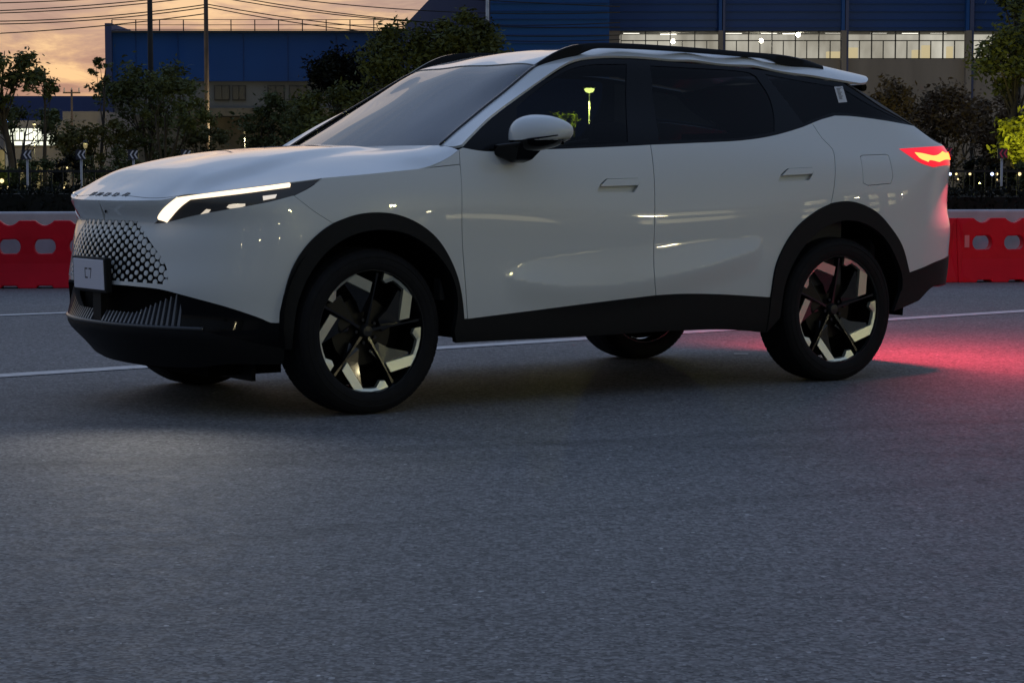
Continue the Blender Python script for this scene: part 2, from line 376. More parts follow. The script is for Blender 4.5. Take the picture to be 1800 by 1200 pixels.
# ---------------------------------------------------------------- smooth height fields through known points (mirrored about y=0)
class HF:
    def __init__(s, pts, bump=None):
        p = np.array(pts, float); m = p[np.abs(p[:, 1]) > 1e-6]*[1, -1, 1]; p = np.vstack([p, m])
        _, i = np.unique(p[:, :2].round(4), axis=0, return_index=True); p = p[i]
        s.c = p[:, :2]; n = len(p)
        r = np.linalg.norm(s.c[:, None]-s.c[None], axis=-1); Q = np.c_[np.ones(n), s.c]
        A = np.block([[r**3+1e-5*np.eye(n)*0, Q], [Q.T, np.zeros((3, 3))]])
        s.w = np.linalg.solve(A, np.r_[p[:, 2], 0, 0, 0]); s.bump = bump
    def z(s, x, y):
        x, y = np.broadcast_arrays(np.asarray(x, float), np.asarray(y, float)); sh = x.shape
        q = np.stack([x.ravel(), y.ravel()], 1); out = np.zeros(len(q))
        for k in range(0, len(q), 4000):
            d = np.linalg.norm(q[k:k+4000, None]-s.c[None], axis=-1)
            out[k:k+4000] = d**3@s.w[:-3]+s.w[-3]+q[k:k+4000]@s.w[-2:]
        if s.bump is not None: out = out+s.bump(q[:, 0], q[:, 1])
        return out.reshape(sh)
    def P(s, x, y):
        x, y = np.broadcast_arrays(np.asarray(x, float), np.asarray(y, float))
        return np.stack([x, y, s.z(x, y)], -1)
    def N(s, x, y, e=3e-3):
        x, y = np.broadcast_arrays(np.asarray(x, float), np.asarray(y, float))
        a = (s.z(x+e, y)-s.z(x-e, y))/(2*e); b = (s.z(x, y+e)-s.z(x, y-e))/(2*e)
        n = np.stack([-a, -b, np.ones_like(a)], -1); return n/np.linalg.norm(n, axis=-1, keepdims=True)
# ---------------------------------------------------------------- bonnet, greenhouse and tailgate
def _ps(s, z): return [list(map(float, P(np.array(a), np.array(b)))) for a, b in zip(s, z)]
BON_E = [(.226,.875,1.024),(.12,.884,1.032),(.026,.892,1.041),(-.09,.894,1.050),(-.202,.894,1.060),(-.30,.890,1.073),(-.38,.882,1.098),(-.44,.872,1.125),
         (-.478,.863,1.147)]
HL_E = [(.745,.565,.948),(.69,.650,.958),(.605,.754,.972),(.50,.812,.990),(.368,.852,1.009)]
NOSE_E = [tuple(P(np.array(a), np.array(.925))) for a in (0, .1, .2, .3, .4, .5)]
SEAM = [(-.36,0,1.166),(-.366,.15,1.167),(-.385,.3,1.168),(-.42,.5,1.169),(-.452,.62,1.169),(-.478,.71,1.169),(-.482,.76,1.166),(-.482,.82,1.158)]
def _ridge(x, y):
    yr = np.interp(-x, [-.7, -.4, -.23, 0, .2, .36], [.515, .512, .475, .415, .37, .35]); f = smooth(.74, .58, x)*smooth(-.36, -.20, x); a = np.abs(y)-yr
    return f*.019*(1-smooth(-.012, .14, a))-f*.004
BON = HF(BON_E+HL_E+NOSE_E+SEAM+[(.82,0,.951),(.76,0,.979),(.66,0,1.030),(.5,0,1.078),(.3,0,1.116),(.1,0,1.140),(-.12,0,1.156),(-.28,0,1.163),
     (.76,.32,.968),(.66,.40,1.016),(.5,.45,1.058),(.3,.5,1.093),(.1,.5,1.120),(-.12,.52,1.139),(-.3,.54,1.150),
     (.5,.70,1.006),(.3,.74,1.042),(.1,.76,1.070),(-.12,.77,1.093),(-.3,.78,1.118)], _ridge)
_dt = [(-0.501, 1.159), (-0.652, 1.257), (-0.87, 1.372), (-1.117, 1.494), (-1.267, 1.558), (-1.384, 1.581), (-1.611, 1.592), (-1.951, 1.582), (-2.369, 1.564), (-2.689, 1.532), (-2.944, 1.505)]
_xs = Spl([-a for a, _ in _dt], [b for _, b in _dt])
def dlo_z(x): return _xs(-np.asarray(x, float))
ROOF_E = []
for _x in [-.50,-.58,-.67,-.77,-.88,-.99,-1.09,-1.18,-1.27,-1.36,-1.48,-1.6,-1.76,-1.92,-2.1,-2.3,-2.5,-2.7,-2.85,-2.97,-3.06]:
    _z = float(dlo_z(max(_x, -2.93)))+.012 if _x > -2.94 else 1.517+(_x+2.93)*.10
    _s = float(S_of_x(_x))
    for _ in range(4): _s += float(P(np.array(_s), np.array(_z))[0])-_x
    ROOF_E.append(tuple(P(np.array(_s), np.array(_z))))
TOP = HF(ROOF_E+SEAM+[(-1.11,.56,1.547),(-.66,.668,1.284),(-.88,.618,1.413),
     (-.5,0,1.250),(-.66,0,1.344),(-.85,0,1.454),(-1.065,0,1.567),(-.6,.35,1.292),(-.85,.32,1.438),(-1.08,.34,1.562),
     (-1.2,0,1.610),(-1.35,0,1.640),(-1.6,0,1.662),(-2.0,0,1.668),(-2.4,0,1.660),(-2.8,0,1.628),(-3.1,0,1.585),(-3.25,0,1.560),
     (-1.2,.35,1.597),(-1.35,.35,1.630),(-1.6,.35,1.654),(-2.0,.35,1.660),(-2.4,.35,1.652),(-2.8,.35,1.620),(-3.1,.35,1.576),(-3.24,.40,1.552),
     (-1.25,.53,1.592),(-1.6,.53,1.638),(-2.0,.53,1.643),(-2.4,.53,1.634),(-2.8,.54,1.600),(-3.0,.56,1.572),(-3.17,.58,1.545),(-3.13,.62,1.530)])
_te = [(a, b) for a, b in [(-2.967,1.493),(-3.054,1.441),(-3.145,1.384),(-3.249,1.337),(-3.357,1.288),(-3.43,1.247)]]
TAIL_E = []
for _x, _z in _te:
    _s = float(S_of_x(_x))
    for _ in range(4): _s += float(P(np.array(_s), np.array(_z))[0])-_x
    TAIL_E.append(tuple(P(np.array(_s), np.array(_z))))
TAIL_E2 = [tuple(P(np.array(a), np.array(b))) for a, b in [(5.0,1.205),(5.12,1.192),(5.25,1.185),(5.4,1.18),(5.6,1.175),(5.8,1.175),(SMAX-.001,1.175)]]
TAIL = HF(TAIL_E+TAIL_E2+[(-3.12,0,1.53),(-3.25,0,1.462),(-3.42,0,1.366),(-3.58,0,1.270),(-3.10,.35,1.515),(-3.24,.38,1.450),(-3.40,.40,1.355),(-3.56,.42,1.255),
     (-3.07,.58,1.500),(-3.20,.60,1.436),(-3.32,.62,1.370),(-3.45,.66,1.285)])

# ================================================================ car
DATA = json.loads('''{"farc_o":[[[1.0474,0.4145],[1.0622,0.5326],[1.1023,0.6524],[1.1738,0.7512],[1.2744,0.8259],[1.3873,0.8634],[1.4827,0.8746],[1.589,0.8662],[1.6972,0.8278],[1.7903,0.7643],[1.856,0.683],[1.9038,0.5864],[1.9286,0.4899],[1.9412,0.3983]]],"rarc_o":[[[3.7242,0.4366],[3.76,0.6055],[3.8719,0.7622],[4.0118,0.8527],[4.1443,0.8965],[4.2589,0.8984],[4.411,0.8484],[4.5233,0.7635],[4.6048,0.6723],[4.6681,0.5309]]],"bumper":[[[0,0.925],[0.2,0.925],[0.4,0.928],[0.5,0.932],[0.5787,0.9458]],[[0.5787,0.9458],[0.4014,0.8268]],[[0.4014,0.8268],[0.4628,0.8314],[0.6942,0.8708],[0.8301,0.8931],[1.0039,0.924],[1.1135,0.9498]],[[1.1135,0.9498],[1.2068,0.8796],[1.2852,0.8306]],[[1.2852,0.8306],[1.2744,0.8259],[1.1738,0.7512],[1.1023,0.6524],[1.0622,0.5326],[1.0474,0.4145]],[[1.0474,0.4145],[1.0056,0.4153],[0.9669,0.4327],[0.8062,0.487],[0.6036,0.5326],[0.4888,0.5508],[0.2789,0.5591]],[[0.2789,0.5591],[0.15,0.5591],[0,0.5591]],[[0,0.5591],[0,0.925]]],"headlamp":[[[0.5787,0.9458],[0.8259,0.9773],[1.1013,1.009],[1.2569,1.0258]],[[1.2569,1.0258],[1.1919,0.9855],[1.1187,0.9515],[1.0039,0.924],[0.8301,0.8931],[0.6942,0.8708],[0.4628,0.8314],[0.4014,0.8268]],[[0.4014,0.8268],[0.5787,0.9458]]],"fender":[[[1.1135,0.9498],[1.1919,0.9855],[1.2569,1.0258]],[[1.2569,1.0258],[1.4554,1.0406],[1.685,1.0602],[1.795,1.0689]],[[1.795,1.0689],[1.9516,1.0828]],[[1.9516,1.0828],[1.9325,0.8045],[1.9492,0.5524],[1.964,0.3987]],[[1.964,0.3987],[1.9412,0.3983]],[[1.9412,0.3983],[1.9286,0.4899],[1.9038,0.5864],[1.856,0.683],[1.7903,0.7643],[1.6972,0.8278],[1.589,0.8662],[1.4827,0.8746],[1.3873,0.8634],[1.2852,0.8306]],[[1.2852,0.8306],[1.2068,0.8796],[1.1135,0.9498]]],"pillar_base":[[[1.795,1.0689],[1.9516,1.0828]],[[1.9516,1.0828],[1.9581,1.118],[1.964,1.1509]],[[1.964,1.1509],[1.9603,1.147],[1.9222,1.125],[1.8622,1.098],[1.795,1.0689]]],"front_door":[[[1.964,1.1509],[1.9844,1.1586]],[[1.9844,1.1586],[2.0924,1.1439],[2.358,1.1504],[2.9223,1.1719],[3.0453,1.178]],[[3.0453,1.178],[3.0328,1.0549],[3.0126,0.7885],[3.0019,0.5489],[3.0191,0.4688]],[[3.0191,0.4688],[2.6772,0.4468],[2.307,0.4204],[1.964,0.3974]],[[1.964,0.3987],[1.9492,0.5524],[1.9325,0.8045],[1.9516,1.0828],[1.964,1.1509]]],"rear_door":[[[3.0453,1.178],[3.2524,1.1861],[3.6222,1.2038],[3.8158,1.2276],[4.0299,1.2721],[4.105,1.2929]],[[4.105,1.2929],[4.134,1.2161],[4.1769,1.1623],[4.1645,1.0828],[4.1378,0.9699],[4.1139,0.8911]],[[4.1139,0.8911],[4.0118,0.8527],[3.8719,0.7622],[3.76,0.6055],[3.7242,0.4366]],[[3.7216,0.4367],[3.4154,0.4602],[3.1814,0.4703],[3.0191,0.4688]],[[3.0191,0.4688],[3.0019,0.5489],[3.0126,0.7885],[3.0328,1.0549],[3.0453,1.178]]],"quarter_panel":[[[4.105,1.2929],[4.1804,1.3125],[4.2802,1.3326]],[[4.2802,1.3326],[4.394,1.3312],[4.6016,1.315],[4.8672,1.2874]],[[4.8672,1.2874],[5.0,1.205],[5.12,1.192],[5.25,1.185],[5.4,1.18],[5.6,1.175],[5.8,1.175],[5.9322,1.175]],[[5.9322,1.175],[5.9322,0.62]],[[5.9322,0.62],[5.5,0.62],[5.2,0.615],[5.05,0.605]],[[5.05,0.605],[4.8768,0.5775],[4.8016,0.5591],[4.6681,0.5309]],[[4.6681,0.5309],[4.6048,0.6723],[4.5233,0.7635],[4.411,0.8484],[4.2589,0.8984],[4.1443,0.8965],[4.1139,0.8911]],[[4.1139,0.8911],[4.1378,0.9699],[4.1645,1.0828],[4.1769,1.1623],[4.134,1.2161],[4.105,1.2929]]],"fuel":[[[4.3501,1.1259],[4.3712,1.1332]],[[4.3712,1.1332],[4.5409,1.1382]],[[4.5409,1.1382],[4.5586,1.1324]],[[4.5586,1.1324],[4.556,1.0227]],[[4.556,1.0227],[4.5341,0.9882]],[[4.5341,0.9882],[4.3702,0.9788]],[[4.3702,0.9788],[4.3361,0.9918]],[[4.3361,0.9918],[4.3501,1.1259]]],"dlo":[[[1.9844,1.1586],[2.1362,1.2569],[2.3533,1.372],[2.6003,1.4943],[2.7494,1.5577],[2.866,1.5815],[3.0916,1.592],[3.4296,1.5817],[3.8473,1.5644],[4.1735,1.5317],[4.4353,1.5049]],[[4.4353,1.5049],[4.4586,1.4906]],[[4.4586,1.4906],[4.6415,1.3818],[4.8672,1.2874]],[[4.8672,1.2874],[4.6016,1.315],[4.394,1.3312],[4.2802,1.3326]],[[4.2802,1.3326],[4.1804,1.3125],[4.0299,1.2721],[3.8158,1.2276],[3.6222,1.2038],[3.2524,1.1861],[2.9223,1.1719],[2.358,1.1504],[2.0924,1.1439],[1.9844,1.1586]]],"glass_front":[[[2.3572,1.3484],[2.4645,1.4085],[2.604,1.4782],[2.7391,1.5329],[2.8546,1.5564],[3.076,1.5665]],[[3.076,1.5665],[2.9183,1.1879]],[[2.9183,1.1879],[2.5706,1.1684],[2.2725,1.1576]],[[2.2725,1.1576],[2.3572,1.3484]]],"glass_rear":[[[3.2161,1.5619],[3.4076,1.5584],[3.8343,1.541],[3.8632,1.5244]],[[3.8632,1.5244],[3.8954,1.4273],[3.8812,1.3357],[3.8399,1.2475]],[[3.8399,1.2475],[3.6283,1.2177],[3.1104,1.1973]],[[3.1104,1.1973],[3.1621,1.3807],[3.2161,1.5619]]],"glass_quarter":[[[3.9312,1.5376],[4.1593,1.5079],[4.4049,1.4806]],[[4.4049,1.4806],[4.5675,1.3923],[4.7901,1.3101]],[[4.7901,1.3101],[4.6085,1.3268],[4.4009,1.3444],[4.288,1.3472],[4.1882,1.327],[4.0502,1.2894]],[[4.0502,1.2894],[3.9961,1.4061],[3.9312,1.5376]]],"mirror_trim":[[[1.9913,1.1611],[2.1327,1.2491],[2.3387,1.356]],[[2.3387,1.356],[2.2546,1.1601]],[[2.2546,1.1601],[2.0942,1.1503],[1.9913,1.1611]]],"b_pillar":[[[3.1045,1.584],[3.2048,1.5812]],[[3.2048,1.5812],[3.145,1.3804],[3.0878,1.1917]],[[3.0878,1.1917],[2.933,1.1826]],[[2.933,1.1826],[3.1045,1.584]]],"c_pillar":[[[3.8942,1.5396],[3.9196,1.5373]],[[3.9196,1.5373],[3.981,1.4059],[4.0419,1.295]],[[4.0419,1.295],[3.8684,1.2534]],[[3.8684,1.2534],[3.9056,1.3475],[3.9172,1.4335],[3.8942,1.5396]]],"sticker":[[[4.3631,1.4828],[4.4244,1.4869]],[[4.4244,1.4869],[4.4092,1.4044]],[[4.4092,1.4044],[4.3479,1.4004]],[[4.3479,1.4004],[4.3631,1.4828]]],"handle1":[[[2.687,0.9555],[2.7145,0.9947],[2.7505,1.0182]],[[2.7505,1.0182],[2.9329,1.0204]],[[2.9329,1.0204],[2.9398,0.9992],[2.9043,0.9543]],[[2.9043,0.9543],[2.6868,0.9542]]],"handlebar1":[[[2.7066,0.9842],[2.7505,1.0182]],[[2.7505,1.0182],[2.9329,1.0204]],[[2.9329,1.0204],[2.9381,0.9992],[2.9277,0.9833]],[[2.9277,0.9833],[2.7059,0.979]]],"handle2":[[[3.7831,1.002],[3.8104,1.0408],[3.8547,1.0658]],[[3.8547,1.0658],[4.0122,1.0714]],[[4.0122,1.0714],[4.0147,1.049],[3.9823,1.007]],[[3.9823,1.007],[3.7829,1.0006]]],"handlebar2":[[[3.8014,1.0297],[3.8547,1.0658]],[[3.8547,1.0658],[4.0122,1.0714]],[[4.0122,1.0714],[4.0152,1.0518],[4.0011,1.035]],[[4.0011,1.035],[3.8009,1.0269]]],"tail":[[[4.6535,1.1648],[4.7845,1.1714],[4.9298,1.1782],[5.0969,1.1823],[5.15,1.178],[5.3,1.172],[5.6,1.165],[5.9322,1.165]],[[5.9322,1.165],[5.9322,1.085]],[[5.9322,1.085],[5.3,1.082],[5.13,1.08],[4.9894,1.0809],[4.8768,1.072]],[[4.8768,1.072],[4.7685,1.0982],[4.6535,1.1648]]],"tail_led":[[[4.7475,1.1536],[4.8142,1.1481],[4.8993,1.1367],[4.9437,1.1428],[4.9984,1.1594]],[[4.9984,1.1594],[5.0329,1.1522],[5.13,1.155]],[[5.13,1.155],[5.13,1.105]],[[5.13,1.105],[5.0028,1.1046],[4.937,1.0926]],[[4.937,1.0926],[4.8555,1.1013],[4.8435,1.0924]],[[4.8435,1.0924],[4.7756,1.1157],[4.7475,1.1536]]],"led":[[[0.4335,0.8432],[0.4284,0.8529],[0.5793,0.9434]],[[0.5793,0.9434],[0.8264,0.9737],[1.1009,1.0061]],[[1.1009,1.0061],[1.1065,0.9977],[1.1025,0.9846]],[[1.1025,0.9846],[0.829,0.9516],[0.6493,0.9318]],[[0.6493,0.9318],[0.4867,0.8342]],[[0.4904,0.8342],[0.4335,0.8432]]],"cup1":[[[0.6931,0.8707],[0.7256,0.8927],[0.7472,0.8904]],[[0.7472,0.8904],[0.7346,0.8783]],[[0.7346,0.8783],[0.6931,0.8707]]],"cup2":[[[0.8204,0.9015],[0.8305,0.9123],[0.9011,0.9171]],[[0.9011,0.9171],[0.9011,0.9075],[0.8351,0.8956]],[[0.8351,0.8956],[0.8204,0.9015]]],"cup3":[[[0.9774,0.9491],[1.0404,0.9561]],[[1.0404,0.9561],[1.0319,0.9406]],[[1.0319,0.9406],[0.9794,0.9312]],[[0.9794,0.9312],[0.9774,0.9491]]],"clad_front":[[[1.0474,0.4145],[1.0622,0.5326],[1.1023,0.6524],[1.1738,0.7512],[1.2744,0.8259],[1.3873,0.8634],[1.4827,0.8746],[1.589,0.8662],[1.6972,0.8278],[1.7903,0.7643],[1.856,0.683],[1.9038,0.5864],[1.9286,0.4899],[1.9412,0.3983]],[[1.9412,0.3983],[1.9023,0.2957]],[[1.9023,0.2957],[1.8898,0.3446]],[[1.8898,0.3446],[1.905,0.4604],[1.8856,0.5643],[1.8379,0.6446],[1.7515,0.7252],[1.6406,0.7817],[1.5156,0.8009],[1.3836,0.7833],[1.2714,0.7269],[1.1817,0.6293],[1.1246,0.5071],[1.1026,0.3767],[1.0987,0.3029]],[[1.0987,0.3029],[1.0679,0.3038]],[[1.0679,0.3038],[1.0474,0.4145]]],"clad_rear":[[[3.7242,0.4366],[3.76,0.6055],[3.8719,0.7622],[4.0118,0.8527],[4.1443,0.8965],[4.2589,0.8984],[4.411,0.8484],[4.5233,0.7635],[4.6048,0.6723],[4.6681,0.5309]],[[4.6681,0.5309],[4.6121,0.445]],[[4.6121,0.445],[4.6126,0.5063],[4.5553,0.6183],[4.4582,0.7271],[4.3205,0.7938],[4.1847,0.8056],[4.0566,0.7706],[3.9129,0.6664],[3.816,0.5177],[3.7854,0.3365]],[[3.7854,0.3365],[3.7075,0.2663]],[[3.7075,0.2663],[3.7242,0.4366]]],"sill":[[[1.964,0.3974],[2.307,0.4204],[2.6772,0.4468],[3.0191,0.4688],[3.1814,0.4703],[3.4154,0.4602],[3.7216,0.4367]],[[3.7216,0.4367],[3.7075,0.2663]],[[3.7075,0.2663],[3.4823,0.2895],[3.192,0.2985],[2.6338,0.2948],[1.9023,0.2957]],[[1.9023,0.2957],[1.9412,0.3983],[1.964,0.3974]]],"rear_skirt":[[[4.6681,0.5309],[4.8016,0.5591],[4.8768,0.5775],[5.05,0.605]],[[5.05,0.605],[5.2,0.615],[5.5,0.62],[5.9322,0.62]],[[5.9322,0.62],[5.9322,0.43]],[[5.9322,0.43],[5.3,0.435],[5.12,0.455],[4.8882,0.4555],[4.7579,0.3869]],[[4.7579,0.3869],[4.561,0.339]],[[4.561,0.339],[4.6121,0.445]],[[4.6121,0.445],[4.6681,0.5309]]],"front_corner":[[[0.6036,0.5326],[0.8062,0.487],[0.9669,0.4327],[1.0056,0.4153],[1.0474,0.4145]],[[1.0474,0.4145],[1.0679,0.3038]],[[1.0679,0.3038],[0.8237,0.3565],[0.7056,0.3823],[0.6128,0.3759]],[[0.6128,0.3759],[0.6036,0.5326]]],"chin":[[[0,0.388],[0.2,0.388],[0.45,0.386],[0.6128,0.3759]],[[0.6128,0.3759],[0.7056,0.3823],[0.8237,0.3565],[1.0679,0.3038]],[[1.0679,0.3038],[1.0689,0.2335]],[[1.0689,0.2335],[0.7983,0.2345],[0.6,0.212],[0.3,0.2],[0,0.2]],[[0,0.2],[0,0.388]]]}''')
def catmull(pts, step=.02):
    p = [np.array(q, float)[:2] for q in pts]
    if len(p) == 2:
        n = max(1, int(np.linalg.norm(p[1]-p[0])/step)); return [p[0]+(p[1]-p[0])*i/n for i in range(n+1)]
    t = np.r_[0, np.cumsum([max(1e-6, np.linalg.norm(p[i+1]-p[i]))**.5 for i in range(len(p)-1)])]
    ext = [2*p[0]-p[1]]+p+[2*p[-1]-p[-2]]; te = np.r_[-(t[1]-t[0]), t, 2*t[-1]-t[-2]]
    out = [p[0]]
    for i in range(1, len(ext)-2):
        P0, P1, P2, P3 = ext[i-1:i+3]; t0, t1, t2, t3 = te[i-1:i+3]
        n = max(1, int(np.linalg.norm(P2-P1)/step))
        for k in range(1, n+1):
            q = t1+(t2-t1)*k/n
            A1 = (t1-q)/(t1-t0)*P0+(q-t0)/(t1-t0)*P1; A2 = (t2-q)/(t2-t1)*P1+(q-t1)/(t2-t1)*P2; A3 = (t3-q)/(t3-t2)*P2+(q-t2)/(t3-t2)*P3
            B1 = (t2-q)/(t2-t0)*A1+(q-t0)/(t2-t0)*A2; B2 = (t3-q)/(t3-t1)*A2+(q-t1)/(t3-t1)*A3
            out.append((t2-q)/(t2-t1)*B1+(q-t1)/(t2-t1)*B2)
    return out
def outline(curves, step=.02):
    pts = []
    for c in curves:
        for q in catmull(c, step):
            if not pts or np.linalg.norm(q-pts[-1]) > 2e-4: pts.append(q)
    if np.linalg.norm(pts[0]-pts[-1]) < 2e-4: pts.pop()
    return np.array(pts)
def area(p): x, y = p[:, 0], p[:, 1]; return .5*np.sum(x*np.roll(y, -1)-np.roll(x, -1)*y)
def shrink(p, g, keep=None):
    if area(p) < 0: p = p[::-1]
    if not g: return p
    a = p-np.roll(p, 1, 0); b = np.roll(p, -1, 0)-p
    na = np.stack([-a[:, 1], a[:, 0]], 1); nb = np.stack([-b[:, 1], b[:, 0]], 1)
    na /= np.linalg.norm(na, axis=1, keepdims=True)+1e-12; nb /= np.linalg.norm(nb, axis=1, keepdims=True)+1e-12
    m = na+nb; m /= np.maximum((m*m).sum(1, keepdims=True)/2, .35)
    q = p+m*g
    if keep is not None: k = keep(p); q[k] = p[k]
    return q
def inside(p, q):
    x, y = q[:, 0][:, None], q[:, 1][:, None]; x0, y0 = p[:, 0], p[:, 1]; x1, y1 = np.roll(x0, -1), np.roll(y0, -1)
    c = ((y0 > y) != (y1 > y)) & (x < (x1-x0)*(y-y0)/(y1-y0+1e-15)+x0)
    return c.sum(1) % 2 == 1
def dist(p, q):
    a = p; b = np.roll(p, -1, 0); d = b-a
    out = np.full(len(q), 9.)
    for i in range(len(a)):
        t = np.clip(((q-a[i])@d[i])/(d[i]@d[i]+1e-12), 0, 1); e = q-a[i]-t[:, None]*d[i]; out = np.minimum(out, np.hypot(e[:, 0], e[:, 1]))
    return out
class Ring:
    P = staticmethod(lambda a, b: P(a, b)); N = staticmethod(lambda a, b: N(a, b))
def panel(name, poly, m, parent=None, surf=Ring, off=0., gap=.0, depth=.012, h=.03, holes=(), sym='copy', centre=None, thick=False):
    """a curved sheet cut to an outline; its rim is folded inward"""
    poly = outline(poly) if isinstance(poly, list) else poly
    seam = (lambda p: np.abs(p[:, 0]) < 1e-5) if centre == 's0' else (lambda p: p[:, 0] > SMAX-1e-4) if centre == 's1' else (lambda p: np.abs(p[:, 1]) < 1e-5) if centre == 'y' else None
    loops = [shrink(poly, gap, seam)]
    for q in holes:
        q = outline(q) if isinstance(q, list) else q
        q = shrink(q, 0)[::-1]; loops.append(q)
    lo, hi = poly.min(0), poly.max(0)
    nx = max(2, int((hi[0]-lo[0])/h)+1); ny = max(2, int((hi[1]-lo[1])/h)+1)
    gx, gy = np.meshgrid(np.linspace(lo[0], hi[0], nx+1), np.linspace(lo[1], hi[1], ny+1), indexing='ij'); g = np.stack([gx.ravel(), gy.ravel()], 1)
    ok = inside(loops[0], g) & (dist(loops[0], g) > .35*h)
    for q in loops[1:]: ok &= ~inside(q, g) & (dist(q, g) > .35*h)
    g = g[ok]; V = []; E = []
    for q in loops:
        k = len(V); V += [tuple(a) for a in q]; E += [(k+i, k+(i+1) % len(q)) for i in range(len(q))]
    nb = len(V); V += [tuple(a) for a in g]
    r = delaunay_2d_cdt([Vector(v) for v in V], E, [], 0, 1e-7)
    W = np.array([tuple(v) for v in r[0]]); F = np.array([f for f in r[2] if len(f) == 3])
    c = W[F].mean(1); k = inside(loops[0], c)
    for q in loops[1:]: k &= ~inside(q, c)
    F = F[k]
    a, b, d = W[F[:, 0]], W[F[:, 1]], W[F[:, 2]]; ar = (b-a)[:, 0]*(d-a)[:, 1]-(b-a)[:, 1]*(d-a)[:, 0]
    F[ar < 0] = F[ar < 0][:, ::-1]; F = F[np.abs(ar) > 1e-9]
    Q = surf.P(W[:, 0], W[:, 1]); NN = surf.N(W[:, 0], W[:, 1])
    if surf is Ring: Q = Q+NN*off
    else: Q = Q+NN*off
    # winding against the normal
    t = F[len(F)//2]; fn = np.cross(Q[t[1]]-Q[t[0]], Q[t[2]]-Q[t[0]])
    if fn@NN[t[0]] < 0: F = F[:, ::-1]
    verts = [Q]; norms = [NN]; faces = [tuple(f) for f in F]
    # folded rim
    if depth:
        ed = {}
        for f in F:
            for i in range(3):
                e = (f[i], f[(i+1) % 3]); ed[e] = ed.get(e, 0)+1
        rim = [e for e in ed if (e[1], e[0]) not in ed]
        if seam is not None:
            sm = seam(W); rim = [e for e in rim if not (sm[e[0]] and sm[e[1]])]
        n = len(Q); A = []; An = []
        for i, (u, v) in enumerate(rim):
            d = Q[v]-Q[u]; s = np.cross(d, NN[u]); s /= np.linalg.norm(s)+1e-12
            A += [Q[u], Q[v], Q[v]-NN[v]*depth, Q[u]-NN[u]*depth]; An += [s]*4
            k = n+4*i; faces.append((k+1, k, k+3, k+2))
        if A: verts.append(np.array(A)); norms.append(np.array(An))
    v = np.vstack(verts); nn = np.vstack(norms)
    if sym == 'join':
        n = len(v); v = np.vstack([v, v*[1, -1, 1]]); nn = np.vstack([nn, nn*[1, -1, 1]])
        faces = faces+[tuple(i+n for i in f[::-1]) for f in faces]
    o = mesh_obj(name, v, faces, m, parent, True)
    o.data.normals_split_custom_set_from_vertices([tuple(x) for x in nn])
    o['_'] = 1; del o['_']
    if sym == 'copy':
        c = o.copy(); col.objects.link(c); c.parent = parent; c.scale = (1, -1, 1)
        return o, c
    return o, None
YAW = math.pi+.596
car = empty('car', (-1.116, 10.29, 0), YAW, 'white crossover car with lit headlight and glowing red tail light, parked on the asphalt', 'car')
D = DATA
# ---- painted panels
grille = [[(0,.838),(.20,.838),(.283,.836)],[(.283,.836),(.335,.800),(.377,.768),(.43,.728),(.481,.688),(.515,.650),(.533,.620)],[(.533,.620),(.538,.571)],[(.538,.571),(.40,.574),(.2,.576),(0,.576)],[(0,.576),(0,.838)]]
bp = outline(D['bumper'])
# the grille opening reaches the centre line: cut it out of the outline itself
gr = outline(grille)
top = bp[bp[:, 1] > 0]
def cut_centre(p, g):
    """joins the bumper outline with the grille opening along the centre line"""
    if area(p) < 0: p = p[::-1]
    if area(g) > 0: g = g[::-1]
    k = [i for i in range(len(p)) if p[i][0] < 1e-6]          # points on the centre line
    i0 = max(k, key=lambda i: p[i][1]); i1 = min(k, key=lambda i: p[i][1])
    a = [q for q in p if q[0] > 1e-6]
    # p is counter-clockwise: bottom centre -> right -> top centre
    s = i1; ring = [p[(s+j) % len(p)] for j in range(len(p))]
    ring = [q for q in ring if q[0] > 1e-6 or abs(q[1]-p[i0][1]) < 1e-6 or abs(q[1]-p[i1][1]) < 1e-6]
    gi = [q for q in g if q[0] > 1e-6 or abs(q[1]-g[:, 1].max()) < 1e-6 or abs(q[1]-g[:, 1].min()) < 1e-6]
    # clockwise hole part starting at top centre
    t = max(range(len(gi)), key=lambda i: gi[i][1]-10*gi[i][0]); gi = [gi[(t+j) % len(gi)] for j in range(len(gi))]
    return np.array(ring+gi)
bumper, _ = panel('front_bumper', cut_centre(bp, gr), M['paint'], car, sym='join', centre='s0', depth=.03, h=.022)
panel('grille_backing', gr, M['liner'], bumper, off=-.009, sym='join', centre='s0', depth=0, h=.03)
